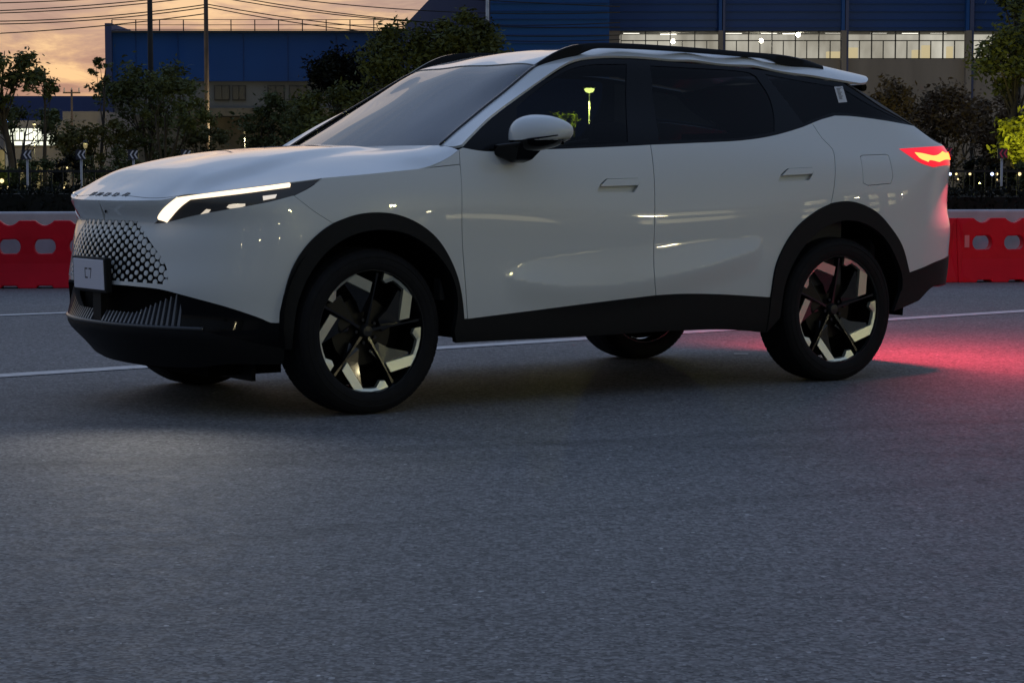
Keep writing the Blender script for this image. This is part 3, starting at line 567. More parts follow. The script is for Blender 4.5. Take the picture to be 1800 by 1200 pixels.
# white hexagonal dots of the grille
dm = MB(); ring = [(math.cos(math.pi/3*k+math.pi/6*0), math.sin(math.pi/3*k)) for k in range(6)]
nn_ = 12; vv = [(0, 0, .0052)]+[(math.cos(2*math.pi*k/nn_)*.9, math.sin(2*math.pi*k/nn_)*.9, .0048) for k in range(nn_)]+[(math.cos(2*math.pi*k/nn_), math.sin(2*math.pi*k/nn_), .0005) for k in range(nn_)]
ff = [(0, 1+k, 1+(k+1) % nn_) for k in range(nn_)]+[(1+k, 1+nn_+k, 1+nn_+(k+1) % nn_, 1+(k+1) % nn_) for k in range(nn_)]
dot0 = None; pitch = .0375; cw = pitch*.866; gpoly = shrink(gr, 0)
for i in range(-19, 20):
    for j in range(9):
        s_ = abs(i)*cw+.001; z_ = .579+j*pitch+(pitch/2 if i % 2 else 0)
        q = np.array([[max(s_, 1e-4), z_]])
        if z_ > .842 or not (inside(gpoly, q)[0] or dist(gr, q)[0] < .006): continue
        dd = min(float(np.hypot(max(0, .533-s_)*1.0, 0)), 9)
        edge = float(dist(gr[gr[:, 0] > .25] if s_ > .1 else gr, q)[0])
        ed_r = float(dist(np.array([(.283,.836),(.377,.768),(.481,.688),(.533,.620),(.538,.571),(.5385,.5712),(.5335,.6202),(.4815,.6882),(.3775,.7682),(.2835,.8362)]), q)[0])
        ed_t = .842-z_
        r_ = .0108+.0075*max(float(np.exp(-(ed_r/.09)**1.5)), float(np.exp(-(max(0, ed_t)/.075)**1.5)))
        Pp = P(np.array(s_), np.array(z_)); Nn = N(np.array(s_), np.array(z_))
        if i < 0: Pp = Pp*[1, -1, 1]; Nn = Nn*[1, -1, 1]
        zax = Vector(Nn); xax = Vector((0, 0, 1)).cross(zax).normalized(); yax = zax.cross(xax)
        if dot0 is None:
            dot0 = mesh_obj('grille_dot', vv, ff, M['paint'], bumper); o = dot0
            pass
        else: o = instance(dot0, bumper)
        o.location = Vector(Pp)-zax*.007; o.rotation_euler = Matrix((xax, yax, zax)).transposed().to_euler(); o.scale = (r_, r_, 1)
# nose strip in front of the bonnet
def tz(curves): return curves
noseE = [(float(p[0]), float(p[1])) for p in (P(np.array(a), np.array(.9265)) for a in (0, .1, .2, .3, .4, .47))]+[(.776,.503),(.745,.566)]
shutn = [(.745,.566),(.765,.48),(.80,.377),(.818,.224),(.826,.1),(.8285,0)]
nose, _ = panel('nose_panel', [noseE, shutn, [(.8285,0),(noseE[0][0],0)]], M['paint'], car, surf=BON, sym='join', centre='y', depth=.02, h=.03)
hood_e = [(.745,.566),(.69,.655),(.605,.757),(.50,.815),(.368,.855),(.226,.877),(.12,.886),(.026,.893),(-.09,.896),(-.202,.896),(-.30,.892),(-.38,.884),(-.44,.874),(-.479,.865)]
hood, _ = panel('bonnet', [shutn[::-1], hood_e, [(-.479,.865),(-.480,.80),(-.478,.71)], [(-.478,.71),(-.452,.62),(-.42,.5),(-.385,.3),(-.366,.15),(-.36,0)], [(-.36,0),(.8285,0)]],
                M['paint'], car, surf=BON, sym='join', centre='y', gap=.004, depth=.02, h=.025)
# letters on the nose
def strokes(mb, segs, w, F):
    for (x0, y0, x1, y1) in segs:
        d = Vector((x1-x0, y1-y0)); n = Vector((-d.y, d.x)).normalized()*w/2; e = d.normalized()*w/2
        q = [Vector((x0, y0))-n-e, Vector((x1, y1))-n+e, Vector((x1, y1))+n+e, Vector((x0, y0))+n-e]
        v = [F(p.x, p.y, 0) for p in q]+[F(p.x, p.y, 1) for p in q]
        mb.add(v, [(4, 5, 6, 7), (0, 1, 5, 4), (1, 2, 6, 5), (2, 3, 7, 6), (3, 0, 4, 7)])
GL = {'O': [(0,0,1,0),(1,0,1,1),(1,1,0,1),(0,1,0,0)], 'M': [(0,0,0,1),(0,1,1,1),(1,1,1,0),(.5,1,.5,.15)], 'D': [(0,0,.8,0),(.8,0,1,.25),(1,.25,1,.75),(1,.75,.8,1),(.8,1,0,1),(0,1,0,0)],
      'A': [(0,0,.3,1),(.3,1,1,1),(1,1,1,0),(.15,.4,1,.4)], 'C': [(1,1,0,1),(0,1,0,0),(0,0,1,0)], '7': [(0,1,1,1),(1,1,.45,0)]}
for k, ch in enumerate('OMODA'):
    yc = (k-2)*.088; w_, h_ = .036, .020
    def Fm(u, v, t, yc=yc):
        y = yc+(u-.5)*1.0; xc = .849-.34*yc*yc; x = xc-.016-v
        z = float(BON.z(np.array(x), np.array(y))); return (x, y, z+(.003 if t else -.001))
    mb = MB(); strokes(mb, [((a-.0)*w_+.5-w_/2, -b*h_+h_, (c)*w_+.5-w_/2, -d*h_+h_) for a, b, c, d in [(a, b, c, d) for a, b, c, d in GL[ch]]], .0042, lambda u, v, t: Fm(u, h_-v-0, t))
    mb.build('letter', M['chromeletter'], nose)
# camera button below the letters
mb = MB(); mb.lathe([(.0001, .004), (.006, .004), (.008, 0)], 12, 'Y'); o = mb.build('nose_camera', M['gloss'], bumper); o.location = (P(np.array(.04), np.array(.875))+[.003, 0, 0]).tolist(); o.rotation_euler = (0, 0, R(-90))
# ---- sides
fender, fender2 = panel('front_wing', D['fender'], M['paint'], car, gap=.0018, depth=.015)
panel('pillar_base', D['pillar_base'], M['paint'], car, gap=.0015, depth=.012)
hand1 = D['handle1']; hand2 = D['handle2']
fdoor, fdoor2 = panel('front_door', D['front_door'], M['paint'], car, gap=.0022, depth=.022, h=.0125, holes=[hand1])
rdoor, rdoor2 = panel('rear_door', D['rear_door'], M['paint'], car, gap=.0022, depth=.022, h=.0125, holes=[hand2])
for dr, hp, hb in ((fdoor, hand1, D['handlebar1']), (rdoor, hand2, D['handlebar2'])):
    panel('handle_pocket', hp, M['paint'], dr, off=-.024, gap=-.002, depth=0, h=.02, sym='none')
    panel('door_handle', hb, M['paint'], dr, off=.006, gap=.003, depth=.016, h=.02, sym='none')
for dr in (fdoor2, rdoor2):
    for ch in (fdoor if dr is fdoor2 else rdoor).children: instance(ch, dr)
quarter, quarter2 = panel('rear_quarter', D['quarter_panel'], M['paint'], car, gap=.0018, depth=.015, holes=[D['fuel']], centre='s1')
panel('fuel_flap', D['fuel'], M['paint'], quarter, gap=.003, off=-.0004, depth=.012, sym='none'); instance(quarter.children[0], quarter2)
# ---- dark cladding
for nm, key in (('wheel_arch_trim', 'clad_front'), ('wheel_arch_trim', 'clad_rear'), ('sill_trim', 'sill')):
    panel(nm, D[key], M['plastic'], car, off=.006 if key == 'sill' else .010, depth=.03, h=.035)
panel('rear_skirt', D['rear_skirt'], M['plastic'], car, off=.004, depth=.02, h=.04, centre='s1')
panel('front_corner_trim', D['front_corner'], M['gloss'], car, off=.002, depth=.02, h=.03)
chin, _ = panel('front_lip', D['chin'], M['plastic'], car, off=.0, depth=.03, h=.03, sym='join', centre='s0')
# low air intake: dark back wall and upright fins
intake, _ = panel('air_intake', [[(0,.386),(.3,.386),(.61,.376)],[(.61,.376),(.603,.535)],[(.603,.535),(.45,.552),(.279,.560),(0,.560)],[(0,.560),(0,.386)]], M['liner'], car, off=-.07, sym='join', centre='s0', depth=0)
fin0 = []
for i in range(-20, 21):
    s_ = abs(i)*.0315
    if s_ < .055 or s_ > .615 and s_ > .63: continue
    a = P(np.array(s_), np.array(.392)); n = N(np.array(s_), np.array(.392)); n[2] = 0; n /= np.linalg.norm(n); t = np.array([-n[1], n[0], 0])
    tl = .442+max(0, s_-.30)*.33; tl = min(tl, .53)
    def q(pos, dep, w): return pos-n*dep+t*w
    B = np.array([a[0], a[1], 0]); zz = lambda z: np.array([0, 0, z])
    bot = B+n*.004; v = []
    for w in (-.0075, .0075):
        v += [q(bot+zz(.382), 0, w), q(bot+zz(.382), .05, w), q(bot+zz(tl-.012), .06, w*.45), q(bot+zz(tl), .035, w*.45)]
    if i < 0: v = [p*[1, -1, 1] for p in v]
    o = mesh_obj('fin', v, [(0, 1, 2, 3), (7, 6, 5, 4), (0, 4, 5, 1), (1, 5, 6, 2), (2, 6, 7, 3), (3, 7, 4, 0)], M['finmat'], intake)
mb = MB(); c0 = P(np.array(0.0), np.array(.42)); mb.box((c0[0]-.02, 0, .462), (.03, .085, .17)); mb.build('intake_bar', M['plastic'], intake)
mb = MB(); pts = [P(np.array(a), np.array(.388))+N(np.array(a), np.array(.388))*.0 for a in np.linspace(0, .72, 30)]
pts = [p*[1, -1, 1] for p in pts[::-1]]+pts[1:]; mb.tube([tuple(p) for p in pts], .009, 8); mb.build('lip_edge', M['lipedge'], chin, True)
# number plate
ply = Matrix.Rotation(0, 3, 'Z')
plate = empty('number_plate'); plate.parent = car; plate.location = (.912, 0, .600); plate.rotation_euler = (0, R(2), 0)
mb = MB(); mb.box((-.012, 0, -.002), (.03, .36, .155)); mb.build('plate_frame', M['plastic'], plate, bevel=.006)
mb = MB(); mb.box((.0045, 0, .0), (.005, .325, .132)); mb.build('plate_face', M['plate'], plate, bevel=.010)
for k, ch in enumerate('C7'):
    mb = MB(); y0 = (-.033, .010)[k]
    strokes(mb, [(a*.024+y0, b*.040-.016, c*.024+y0, d*.040-.016) for a, b, c, d in GL[ch]], .0068, lambda u, v, t: (.0072 if t else .006, u, v))
    mb.build('character', M['ink'], plate)
# ---- head lamps
lamp, lamp2 = panel('headlamp', D['headlamp'], M['lens'], car, off=-.004, gap=.0015, depth=.02, h=.025)
led, _ = panel('light_bar', D['led'], M['led'], lamp, off=.0015, gap=.002, depth=.006, h=.02, sym='none')
for k in ('cup1', 'cup2', 'cup3'): panel('reflector', D[k], M['cup'], lamp, off=-.001, depth=.004, h=.02, sym='none')
for ch in lamp.children:
    if ch is not led: instance(ch, lamp2)
farled = [c_ for c_ in [[(.66,.953),(.8,.965),D['led'][1][-1]], [D['led'][1][-1],D['led'][3][0]], [D['led'][3][0],(.8,.943),(.70,.931)], [(.70,.931),(.66,.953)]]]
panel('light_bar', farled, M['led'], lamp2, off=.0015, gap=.002, depth=.006, h=.02, sym='none')
# ---- tail lamps
tail, tail2 = panel('tail_lamp', D['tail'], M['redlens'], car, off=.002, depth=.01, h=.03, centre='s1')
tl_, _ = panel('tail_light_core', D['tail_led'], M['redled'], tail, off=.004, gap=.006, depth=.004, h=.02, sym='none'); instance(tl_, tail2)
strip = [[(5.13,1.15),(5.3,1.145),(5.6,1.14),(SMAX,1.14)],[(SMAX,1.14),(SMAX,1.112)],[(SMAX,1.112),(5.6,1.112),(5.3,1.115),(5.13,1.118)],[(5.13,1.118),(5.13,1.15)]]
panel('tail_light_strip', strip, M['redled'], tail, off=.004, depth=.004, h=.02, sym='none', centre='s1'); tail.children[-1].data.materials[0] = M['redstrip']; instance(tail.children[-1], tail2)
# ---- side windows
def far(o, *hs): pass
frame, frame2 = panel('window_surround', D['dlo'], M['gloss'], car, off=-.004, gap=.001, depth=.012, holes=[D['glass_front'], D['glass_rear'], D['glass_quarter']])
g1 = panel('front_side_glass', D['glass_front'], M['glass'], car, off=-.007, gap=-.004, depth=0)
g2 = panel('rear_side_glass', D['glass_rear'], M['privacy'], car, off=-.007, gap=-.004, depth=0)
g3 = panel('quarter_glass', D['glass_quarter'], M['privacy'], car, off=-.006, gap=-.004, depth=0)
0 and panel('c_pillar_trim', D['c_pillar'], M['gloss'], car, off=.001, depth=.008, h=.03)
0 and panel('b_pillar_trim', D['b_pillar'], M['gloss'], car, off=.001, depth=.008, h=.03)
st, _ = panel('paper_label', D['sticker'], M['sticker'], g3[0], off=-.004, depth=0, sym='none')
sp = np.array([c[0] for c in D['sticker']]); 
def quad(p, u, v): return (p[0]*(1-u)+p[1]*u)*(1-v)+(p[3]*(1-u)+p[2]*u)*v
mb = MB()
for r_ in range(9):
    u0, u1 = .18, .18+(.35 if r_ % 3 else .5); v0 = .12+r_*.08; q = [quad(sp, a, b) for a, b in ((u0, v0), (u1, v0), (u1, v0+.035), (u0, v0+.035))]
    X = [P(np.array(a[0]), np.array(a[1]))+N(np.array(a[0]), np.array(a[1]))*-.003 for a in q]; mb.add(X, [(0, 1, 2, 3)])
mb.build('print_line', M['ink'], st)
# ---- roof, pillars, windscreen
re_ = [(p[0], p[1]) for p in ROOF_E]
gl_edge = [(-.478,.71),(-.56,.690),(-.66,.668),(-.77,.642),(-.88,.618),(-1.0,.588),(-1.11,.56)]
head_e = [(-1.11,.56),(-1.10,.50),(-1.085,.35),(-1.07,.18),(-1.065,0)]
base_e = [(-.36,0),(-.366,.15),(-.385,.3),(-.42,.5),(-.452,.62),(-.478,.71)]
roofo = [[(-.478,.71),(-.482,.78),(-.500,.8535)], re_, [re_[-1], (-3.12,.655),(-3.165,.62)], [(-3.165,.62),(-3.20,.56),(-3.235,.42),(-3.26,.2),(-3.265,0)], [(-3.265,0),(-1.065,0)], head_e[::-1], gl_edge[::-1]]
roof, _ = panel('roof_and_pillars', roofo, M['paint'], car, surf=TOP, sym='join', centre='y', depth=.012, h=.03)
screen, _ = panel('windscreen', [base_e, gl_edge, head_e, [(-1.065,0),(-.36,0)]], M['screen'], car, surf=TOP, sym='join', centre='y', off=-.004, gap=.0015, depth=0, h=.035)
inner = [[(-.425,0),(-.431,.15),(-.45,.3),(-.487,.5),(-.54,.648)],[(-.54,.648),(-.66,.620),(-.77,.596),(-.88,.572),(-1.0,.540),(-1.035,.515)],[(-1.035,.515),(-1.03,.35),(-1.015,.18),(-1.01,0)],[(-1.01,0),(-.425,0)]]
fo = outline([base_e, gl_edge, head_e]); fi = outline(inner[:3])
mb = MB()
def strip_between(a, b, n, o, surf):
    A = np.array(a); B = np.array(b); ta = np.linspace(0, 1, len(A)); tb = np.linspace(0, 1, len(B)); q = np.linspace(0, 1, n)
    return [np.interp(q, ta, A[:, i]) for i in (0, 1)], [np.interp(q, tb, B[:, i]) for i in (0, 1)]
V = []; F_ = []
for a, b in ((base_e, inner[0]), (gl_edge, inner[1]), (head_e, inner[2])):
    A, B = strip_between(catmull(a), catmull(b), 24, 0, TOP)
    for sgn in (1, -1):
        k = len(V)
        for i in range(24):
            for (x_, y_) in ((A[0][i], A[1][i]), (B[0][i], B[1][i])):
                p = TOP.P(np.array(x_), np.array(y_)); nn2 = TOP.N(np.array(x_), np.array(y_)); p = p-nn2*.009; V.append(p*[1, sgn, 1])
        F_ += [(k+2*i, k+2*i+1, k+2*i+3, k+2*i+2) for i in range(23)]
mesh_obj('windscreen_border', V, F_, M['frit'], screen)
for sg in (1, -1):
    mb = MB(); mb.tube([tuple((TOP.P(np.array(q[0]), np.array(q[1]))+[0, 0, .002])*[1, sg, 1]) for q in catmull(gl_edge, .03)], .0075, 6); mb.build('screen_moulding', M['frit'], screen, True)
# rear screen and spoiler
te = [(p[0], p[1]) for p in TAIL_E]; te2 = [(p[0], p[1]) for p in TAIL_E2]
rs, _ = panel('rear_screen', [te, te2[0:1]+te2[1:2]+[(-3.56,.62)], [(-3.56,.62),(-3.60,.3),(-3.61,0)], [(-3.61,0),(-3.11,0)], [(-3.11,0),(-3.08,.35),(-3.03,.60),te[0]]], M['plastic'], car, surf=TAIL, sym='join', centre='y', depth=.01, h=.04)
panel('tailgate', [te2[1:2]+te2[2:], [te2[-1], (-3.61,0)], [(-3.61,0),(-3.60,.3),(-3.56,.62)], [(-3.56,.62), te2[1]]], M['paint'], car, surf=TAIL, sym='join', centre='y', depth=0, h=.04)
mb = MB(); mb.tube([(-3.25, y, 1.49+.02*0) for y in (-.5, .5)], .02, 8); mb.build('spoiler_base', M['gloss'], car)
# shark fin hidden by the roof is left out; roof rails
for sg in (1, -1):
    top = Spl([1.095,1.182,1.284,1.415,1.60,2.0,2.45,2.757,2.89], [1.549,1.597,1.639,1.661,1.6665,1.6605,1.646,1.622,1.591])
    v = []; f = []; xx = np.linspace(1.095, 2.89, 50)
    for i, xq in enumerate(xx):
        y_ = .557+.012*smooth(1.1, 2.9, xq); zt = float(top(xq)); zr = float(TOP.z(np.array(-xq), np.array(y_)))
        k = float(smooth(1.30, 1.46, xq)*(1-smooth(2.45, 2.70, xq))); zb = (1-k)*(zr-.006)+k*(zt-.027); w0, w1 = .012, .009
        zb = min(zb, zt-.004)
        for (dy, z_) in ((-w0, zb), (w0, zb), (w1, zt-.005), (.004, zt), (-.006, zt), (-w1, zt-.004)): v.append((-xq, sg*(y_+dy), z_))
    n = 6
    for i in range(49):
        for j in range(n): f.append((i*n+j, i*n+(j+1) % n, (i+1)*n+(j+1) % n, (i+1)*n+j))
    f += [tuple(range(n)), tuple(49*n+j for j in range(n))]
    o = mesh_obj('roof_rail', v, f, M['gloss'], car, True); o.data.set_sharp_from_angle(angle=R(40))
# ---- door mirrors
def mirror(sg):
    e = empty('door_mirror'); e.parent = car; e.location = (-.80, sg*1.03, 1.224); e.scale = (1, sg, 1)
    def shape(t, a):
        cx, cy, cz = math.sin(t)*math.cos(a), math.cos(t), math.sin(t)*math.sin(a)
        k = (abs(cx)**2.6+abs(cy)**2.6+abs(cz)**2.4)**(-1/2.5); x_, y_, z_ = cx*k, cy*k, cz*k
        top_ = z_*.080*(1-.20*y_-.12*max(0, y_)**2)+.006*y_; xx_ = x_*.098 if x_ > 0 else x_*.062
        return xx_-.045*y_-.02*y_*y_, y_*.140, top_-.014*max(0, x_)
    def shell(name, m, z0, z1, grow=0):
        v = []; f = []; nu, nv = 28, 18
        for i in range(nv+1):
            t = math.pi*i/nv
            for j in range(nu):
                a = 2*math.pi*j/nu
                x_, y_, z_ = shape(t, a); v.append((x_*(1+grow), y_*(1+grow), min(max(z_, z0), z1)))
        for i in range(nv):
            for j in range(nu): f.append((i*nu+j, i*nu+(j+1) % nu, (i+1)*nu+(j+1) % nu, (i+1)*nu+j))
        o = mesh_obj(name, v, f, m, e, True); o.data.set_sharp_from_angle(angle=R(35)); return o
    shell('mirror_cap', M['paint'], -.034, 1); shell('mirror_underside', M['gloss'], -1, -.030, -.02)
    v = []; f = []
    for i, cy in enumerate(np.linspace(-.05, .86, 16)):
        t = math.acos(cy); q = math.sin(math.pi*i/15)**.5
        for j, a in enumerate((-.30-.16*(1-q), -.30+.13*q)):
            p = shape(t, a); v.append((p[0]+.003, p[1]+.002, p[2]))
    f = [(2*i, 2*i+2, 2*i+3, 2*i+1) for i in range(15)]
    mesh_obj('turn_signal', v, f, M['gloss'], e); v = [(p[0]+.001, p[1], p[2]) for p in v]
    v = [tuple(Vector(v[2*i+1])*(1-k)+Vector(v[2*i])*k) for i in range(2, 14) for k in (.02, .30)]
    mesh_obj('signal_lens', v, [(2*i, 2*i+1, 2*i+3, 2*i+2) for i in range(11)], M['chrome'], e)
    mb = MB(); mb.box((-.060, .0, .0), (.006, .20, .11)); mb.build('mirror_glass', M['gloss'], e, bevel=.004)
    P_ = [(-.70,.935,1.085),(-.775,.935,1.085),(-.79,.985,1.10),(-.70,.985,1.10), (-.655,.86,1.17),(-.84,.86,1.17),(-.86,1.03,1.185),(-.70,1.03,1.185), (-.66,.86,1.12),(-.82,.86,1.12)]
    st_ = mesh_obj('mirror_stalk', [(x+.80, y-1.025, z-1.222) for x, y, z in P_], [(0,1,2,3),(3,2,6,7),(0,3,7,4,8),(1,9,5,6,2),(0,8,9,1),(4,7,6,5),(8,4,5,9)], M['gloss'], e)
    b = st_.modifiers.new('bevel', 'BEVEL'); b.width = .012; b.segments = 3
    return e
mirror(1); mf = mirror(-1); mf.location = (-.83, -1.0, 1.185)
# ---- wheels
def wheel_proto():
    e = empty('wheel'); e.parent = car
    RT = .360
    prof = [(.262,-.10),(.268,-.112),(.285,-.119),(.315,-.121),(.338,-.116),(.350,-.106),(.357,-.094),(.360,-.07),(.361,-.04),(.361,0),(.361,.04),(.360,.07),(.357,.094),(.350,.106),(.338,.116),(.315,.121),(.285,.119),(.268,.112),(.262,.10)]
    mb = MB(); mb.lathe(prof, 96); t = mb.build('tyre', M['tyre'], e, True)
    t.data.set_sharp_from_angle(angle=R(50))
    mb = MB()                                   # tread blocks, shoulder ribs
    for k in range(72):
        a = 2*math.pi*k/72
        for (y0, y1, sk) in ((-.100,-.062,.02),(-.050,-.010,-.02),(.010,.050,.02),(.062,.100,-.02)):
            v = []
            for r_ in (.3585, .3625):
                for (yy_, da) in ((y0, -.034), (y1, -.034), (y1, .034), (y0, .034)):
                    rr = r_-(.006 if abs(yy_) > .09 else 0); an = a+da+sk*(yy_-y0)/.04; v.append((rr*math.cos(an), yy_, rr*math.sin(an)))
            mb.add(v, [(4, 5, 6, 7), (0, 1, 5, 4), (1, 2, 6, 5), (2, 3, 7, 6), (3, 0, 4, 7)])
    o = mb.build('tread', M['tyre'], t); o['kind'] = 'stuff'
    mb = MB()
    for rr in (.300, .325): mb.lathe([(rr-.003, .1195), (rr, .1225), (rr+.003, .1195)], 80)
    mb.build('sidewall_rib', M['tyre'], t, True)
    # barrel and lip
    mb = MB(); mb.lathe([(.272,.106),(.270,.112),(.266,.112),(.263,.106),(.258,.085),(.247,.02),(.250,-.09),(.262,-.112),(.268,-.112),(.268,-.10),(.254,-.08),(.251,.02),(.256,.08),(.266,.102)], 96, close=True)
    rim = mb.build('rim', M['rim'], e, True); rim.data.set_sharp_from_angle(angle=R(30))
    mb = MB(); mb.lathe([(.0001,.020),(.150,.018),(.152,.01),(.152,-.005),(.0001,-.005)], 60); mb.build('brake_disc', M['disc'], e, True).data.set_sharp_from_angle(angle=R(30))
    mb = MB(); mb.lathe([(.0001,-.06),(.245,-.06),(.245,-.065)], 48); mb.build('hub_backing', M['liner'], e)
    mb = MB(); mb.box((.13, .035, .08), (.09, .06, .15), M=Matrix.Rotation(R(30), 3, 'Y')); mb.build('brake_caliper', M['disc'], e, bevel=.01)
    def pt(r_, a, y_): return (r_*math.sin(R(a))*-1*-1*1.0*-1, y_, r_*math.cos(R(a)))   # seen from outside (+y): clockwise from the top
    for k in range(5):
        b = 16+72*k
        # machined blade: thin arc along the rim, then a bar slanting inward
        out = [(1.0, 0), (1.0, 10), (1.0, 20), (1.0, 30), (1.0, 39.5), (.82, 60.5), (.645, 59.5), (.955, 28.5), (.955, 20), (.955, 13), (.86, 6.5), (.885, 1)]
        pts = [(r_*.2610, b+a) for r_, a in out]
        yf = [.100]*5+[.088, .078]+[.094]*3+[.090, .094]
        v = [pt(r_, a, y_) for (r_, a), y_ in zip(pts, yf)]; v2 = [(p[0]*.985, p[1]-.016, p[2]*.985) for p in v]; n = len(v)
        tri = [(0, 1, 9, 10, 11), (1, 2, 8, 9), (2, 3, 7, 8), (3, 4, 7), (4, 5, 6, 7)]
        f = [tuple(q) for q in tri]+[(i, i+n, (i+1) % n+n, (i+1) % n) for i in range(n)]
        mesh_obj('blade', v+v2, f, M['rimface'], rim if False else e)
        # black plate carrying the blade back to the hub
        sp_ = [(.30*.255*1.1, b+40, .050), (.36*.255, b+78, .046), (.66*.255, b+63, .070), (.84*.255, b+60, .080), (.985*.255, b+41, .090), (.93*.255, b+27, .070), (.55*.255, b+36, .058)]
        v = [pt(a_, c_, y_) for a_, c_, y_ in sp_]; v2 = [(p[0], p[1]-.022, p[2]) for p in v]; n = len(v)
        mesh_obj('spoke_plate', v+v2, [(0, 1, 2, 6), (2, 3, 4, 5, 6)]+[(i, i+n, (i+1) % n+n, (i+1) % n) for i in range(n)], M['rim'], e)
        # slim raised spoke
        an = b-7; v = []
        for (r_, w_, y_) in ((.030, .013, .060), (.12, .007, .076), (.20, .006, .088), (.256, .011, .094)):
            for (s_, dy) in ((-1, -.025), (-.55, 0), (.55, 0), (1, -.025)):
                c_, s2 = math.cos(R(an)), math.sin(R(an)); px_ = -r_*s2 - s_*w_*c_*-1; pz_ = r_*c_ + s_*w_*s2*1
                v.append((-(r_*s2+s_*w_*c_), y_+dy, r_*c_-s_*w_*s2))
        f = []
        for i in range(3):
            for j in range(3): f.append((i*4+j, i*4+j+1, (i+1)*4+j+1, (i+1)*4+j))
        mesh_obj('spoke', v, f, M['rim'], e)
    mb = MB(); mb.lathe([(.0001,.080),(.022,.078),(.027,.070),(.029,.05)], 32); mb.build('hub_cap', M['hubcap'], e, True).data.set_sharp_from_angle(angle=R(30))
    for k in range(5):
        a = 52+72*k; mb = MB(); mb.lathe([(.0001,.066),(.008,.066),(.009,.05)], 6, c=(pt(.052, a, 0)[0], 0, pt(.052, a, 0)[2])); mb.build('wheel_nut', M['rim'], e)
    return e
w0 = wheel_proto(); w0.location = (0, .792, .360); w0.rotation_euler = (0, R(0), R(2))
w1 = copy_tree(w0, car); w1.location = (-2.72, .792, .360); w1.rotation_euler = (0, R(6), 0)
w2 = copy_tree(w0, car); w2.location = (0, -.792, .360); w2.rotation_euler = (0, R(20), math.pi+R(2))
w3 = copy_tree(w0, car); w3.location = (-2.72, -.792, .360); w3.rotation_euler = (0, R(40), math.pi)
# ---- arch liners, floor and inner structure
for xw in (0, -2.72):
    for sg in (1, -1):
        v = []; f = []; n = 22
        for i in range(n+1):
            a = math.pi*(i/n)*1.12-.19
            x_, z_ = xw+.435*math.cos(a), .40+.455*math.sin(a)
            v += [(x_, sg*.915, z_), (x_, sg*.56, z_)]
        k = len(v)
        f = [(2*i, 2*i+1, 2*i+3, 2*i+2) for i in range(n)]
        v.append((xw, sg*.56, .25)); f += [(2*i+1, k, 2*i+3) for i in range(n)]
        mesh_obj('arch_liner', v, f, M['liner'], car)
mb = MB(); mb.box((-1.36, 0, .375), (1.83, 1.70, .11)); mb.box((-1.36, 0, .365), (3.6, 1.08, .10)); mb.box((.38, 0, .22), (.36, .90, .12)); mb.box((-3.30, 0, .44), (.42, 1.3, .12)); mb.build('underbody', M['liner'], car)
for y0 in (.42, -.42): 
    mb = MB(); mb.box((.40, y0, .185), (.02, .30, .09)); mb.build('air_deflector', M['plastic'], car)
mb = MB(); mb.box((.62, 0, .70), (.03, 1.2, .5)); mb.box((.02, 0, .72), (1.0, 1.05, .5)); mb.build('engine_bay', M['liner'], car)
# ---- interior
mb = MB(); mb.box((-.66, 0, 1.02), (.52, 1.40, .16)); dash = mb.build('dashboard', M['dash'], car, bevel=.05)
mb = MB(); mb.box((-.90, -.05, 1.10), (.02, .62, .16)); mb.build('dash_screen', M['gloss'], dash, bevel=.01)
mb = MB()
mb.lathe([(.175+.014*math.cos(t), .014*math.sin(t)) for t in [2*math.pi*i/10 for i in range(10)]], 40, close=True); sw = mb.build('steering_wheel', M['dash'], car, True)
sw.location = (-1.02, .37, 1.04); sw.rotation_euler = (R(0), 0, R(90)); sw.rotation_euler = (R(-22), 0, R(-90))
def seat(x, y, w=.50, head=True):
    e = empty('seat'); e.parent = car; e.location = (x, y, 0)
    mb = MB(); mb.box((.05, 0, .62), (.54, w, .16)); mb.build('seat_cushion', M['seat'], e, bevel=.05)
    mb = MB(); mb.box((-.30, 0, .90), (.14, w*.96, .60), M=Matrix.Rotation(R(-16), 3, 'Y')); mb.build('seat_back', M['seat'], e, bevel=.05)
    if head:
        mb = MB(); mb.box((-.42, 0, 1.225), (.10, .24, .13), M=Matrix.Rotation(R(-10), 3, 'Y')); mb.build('headrest', M['seat'], e, bevel=.04)
seat(-1.25, .37); seat(-1.25, -.37); seat(-2.1, 0, 1.25, False)
mb = MB(); mb.box((0, 0, 0), (.03, .22, .055)); o = mb.build('rear_view_mirror', M['dash'], car, bevel=.01); o.location = (-1.02, 0, 1.475)
mb = MB(); mb.box((-2.1, 0, 1.565), (1.5, .9, .02)); mb.build('headliner', M['dash'], car)
mb = MB(); mb.box((-1.5, 0, .40), (2.2, 1.5, .03)); mb.build('cabin_floor', M['dash'], car)
mb = MB(); mb.box((-3.06, 0, .88), (.03, 1.56, .76)); mb.build('tail_light_blocker', M['dash'], car)  # added board that keeps the tail lamps' red light out of the cabin
for sg in (1, -1):
    mb = MB(); mb.box((-1.6, sg*.80, .78), (2.4, .05, .60)); mb.build('door_lining', M['dash'], car)

# the lamps' own light
def lamp_area(name, loc, aim, sx, sy, e, c, parent):
    l = bpy.data.lights.new(name, 'AREA'); l.shape = 'RECTANGLE'; l.size = sx; l.size_y = sy; l.energy = e; l.color = c
    o = bpy.data.objects.new(name, l); link(o, parent); o.location = loc; o.rotation_euler = (-Vector(aim)).to_track_quat('Z', 'Y').to_euler(); return o
lamp_area('tail_light_glow', (-3.80, 0, 1.10), (-.80, 0, -.55), 1.3, .05, 80, (1, .05, .09), tail)
lamp_area('tail_light_glow', (-3.55, .87, 1.10), (-.55, .75, -.35), .16, .05, 19, (1, .05, .09), tail)

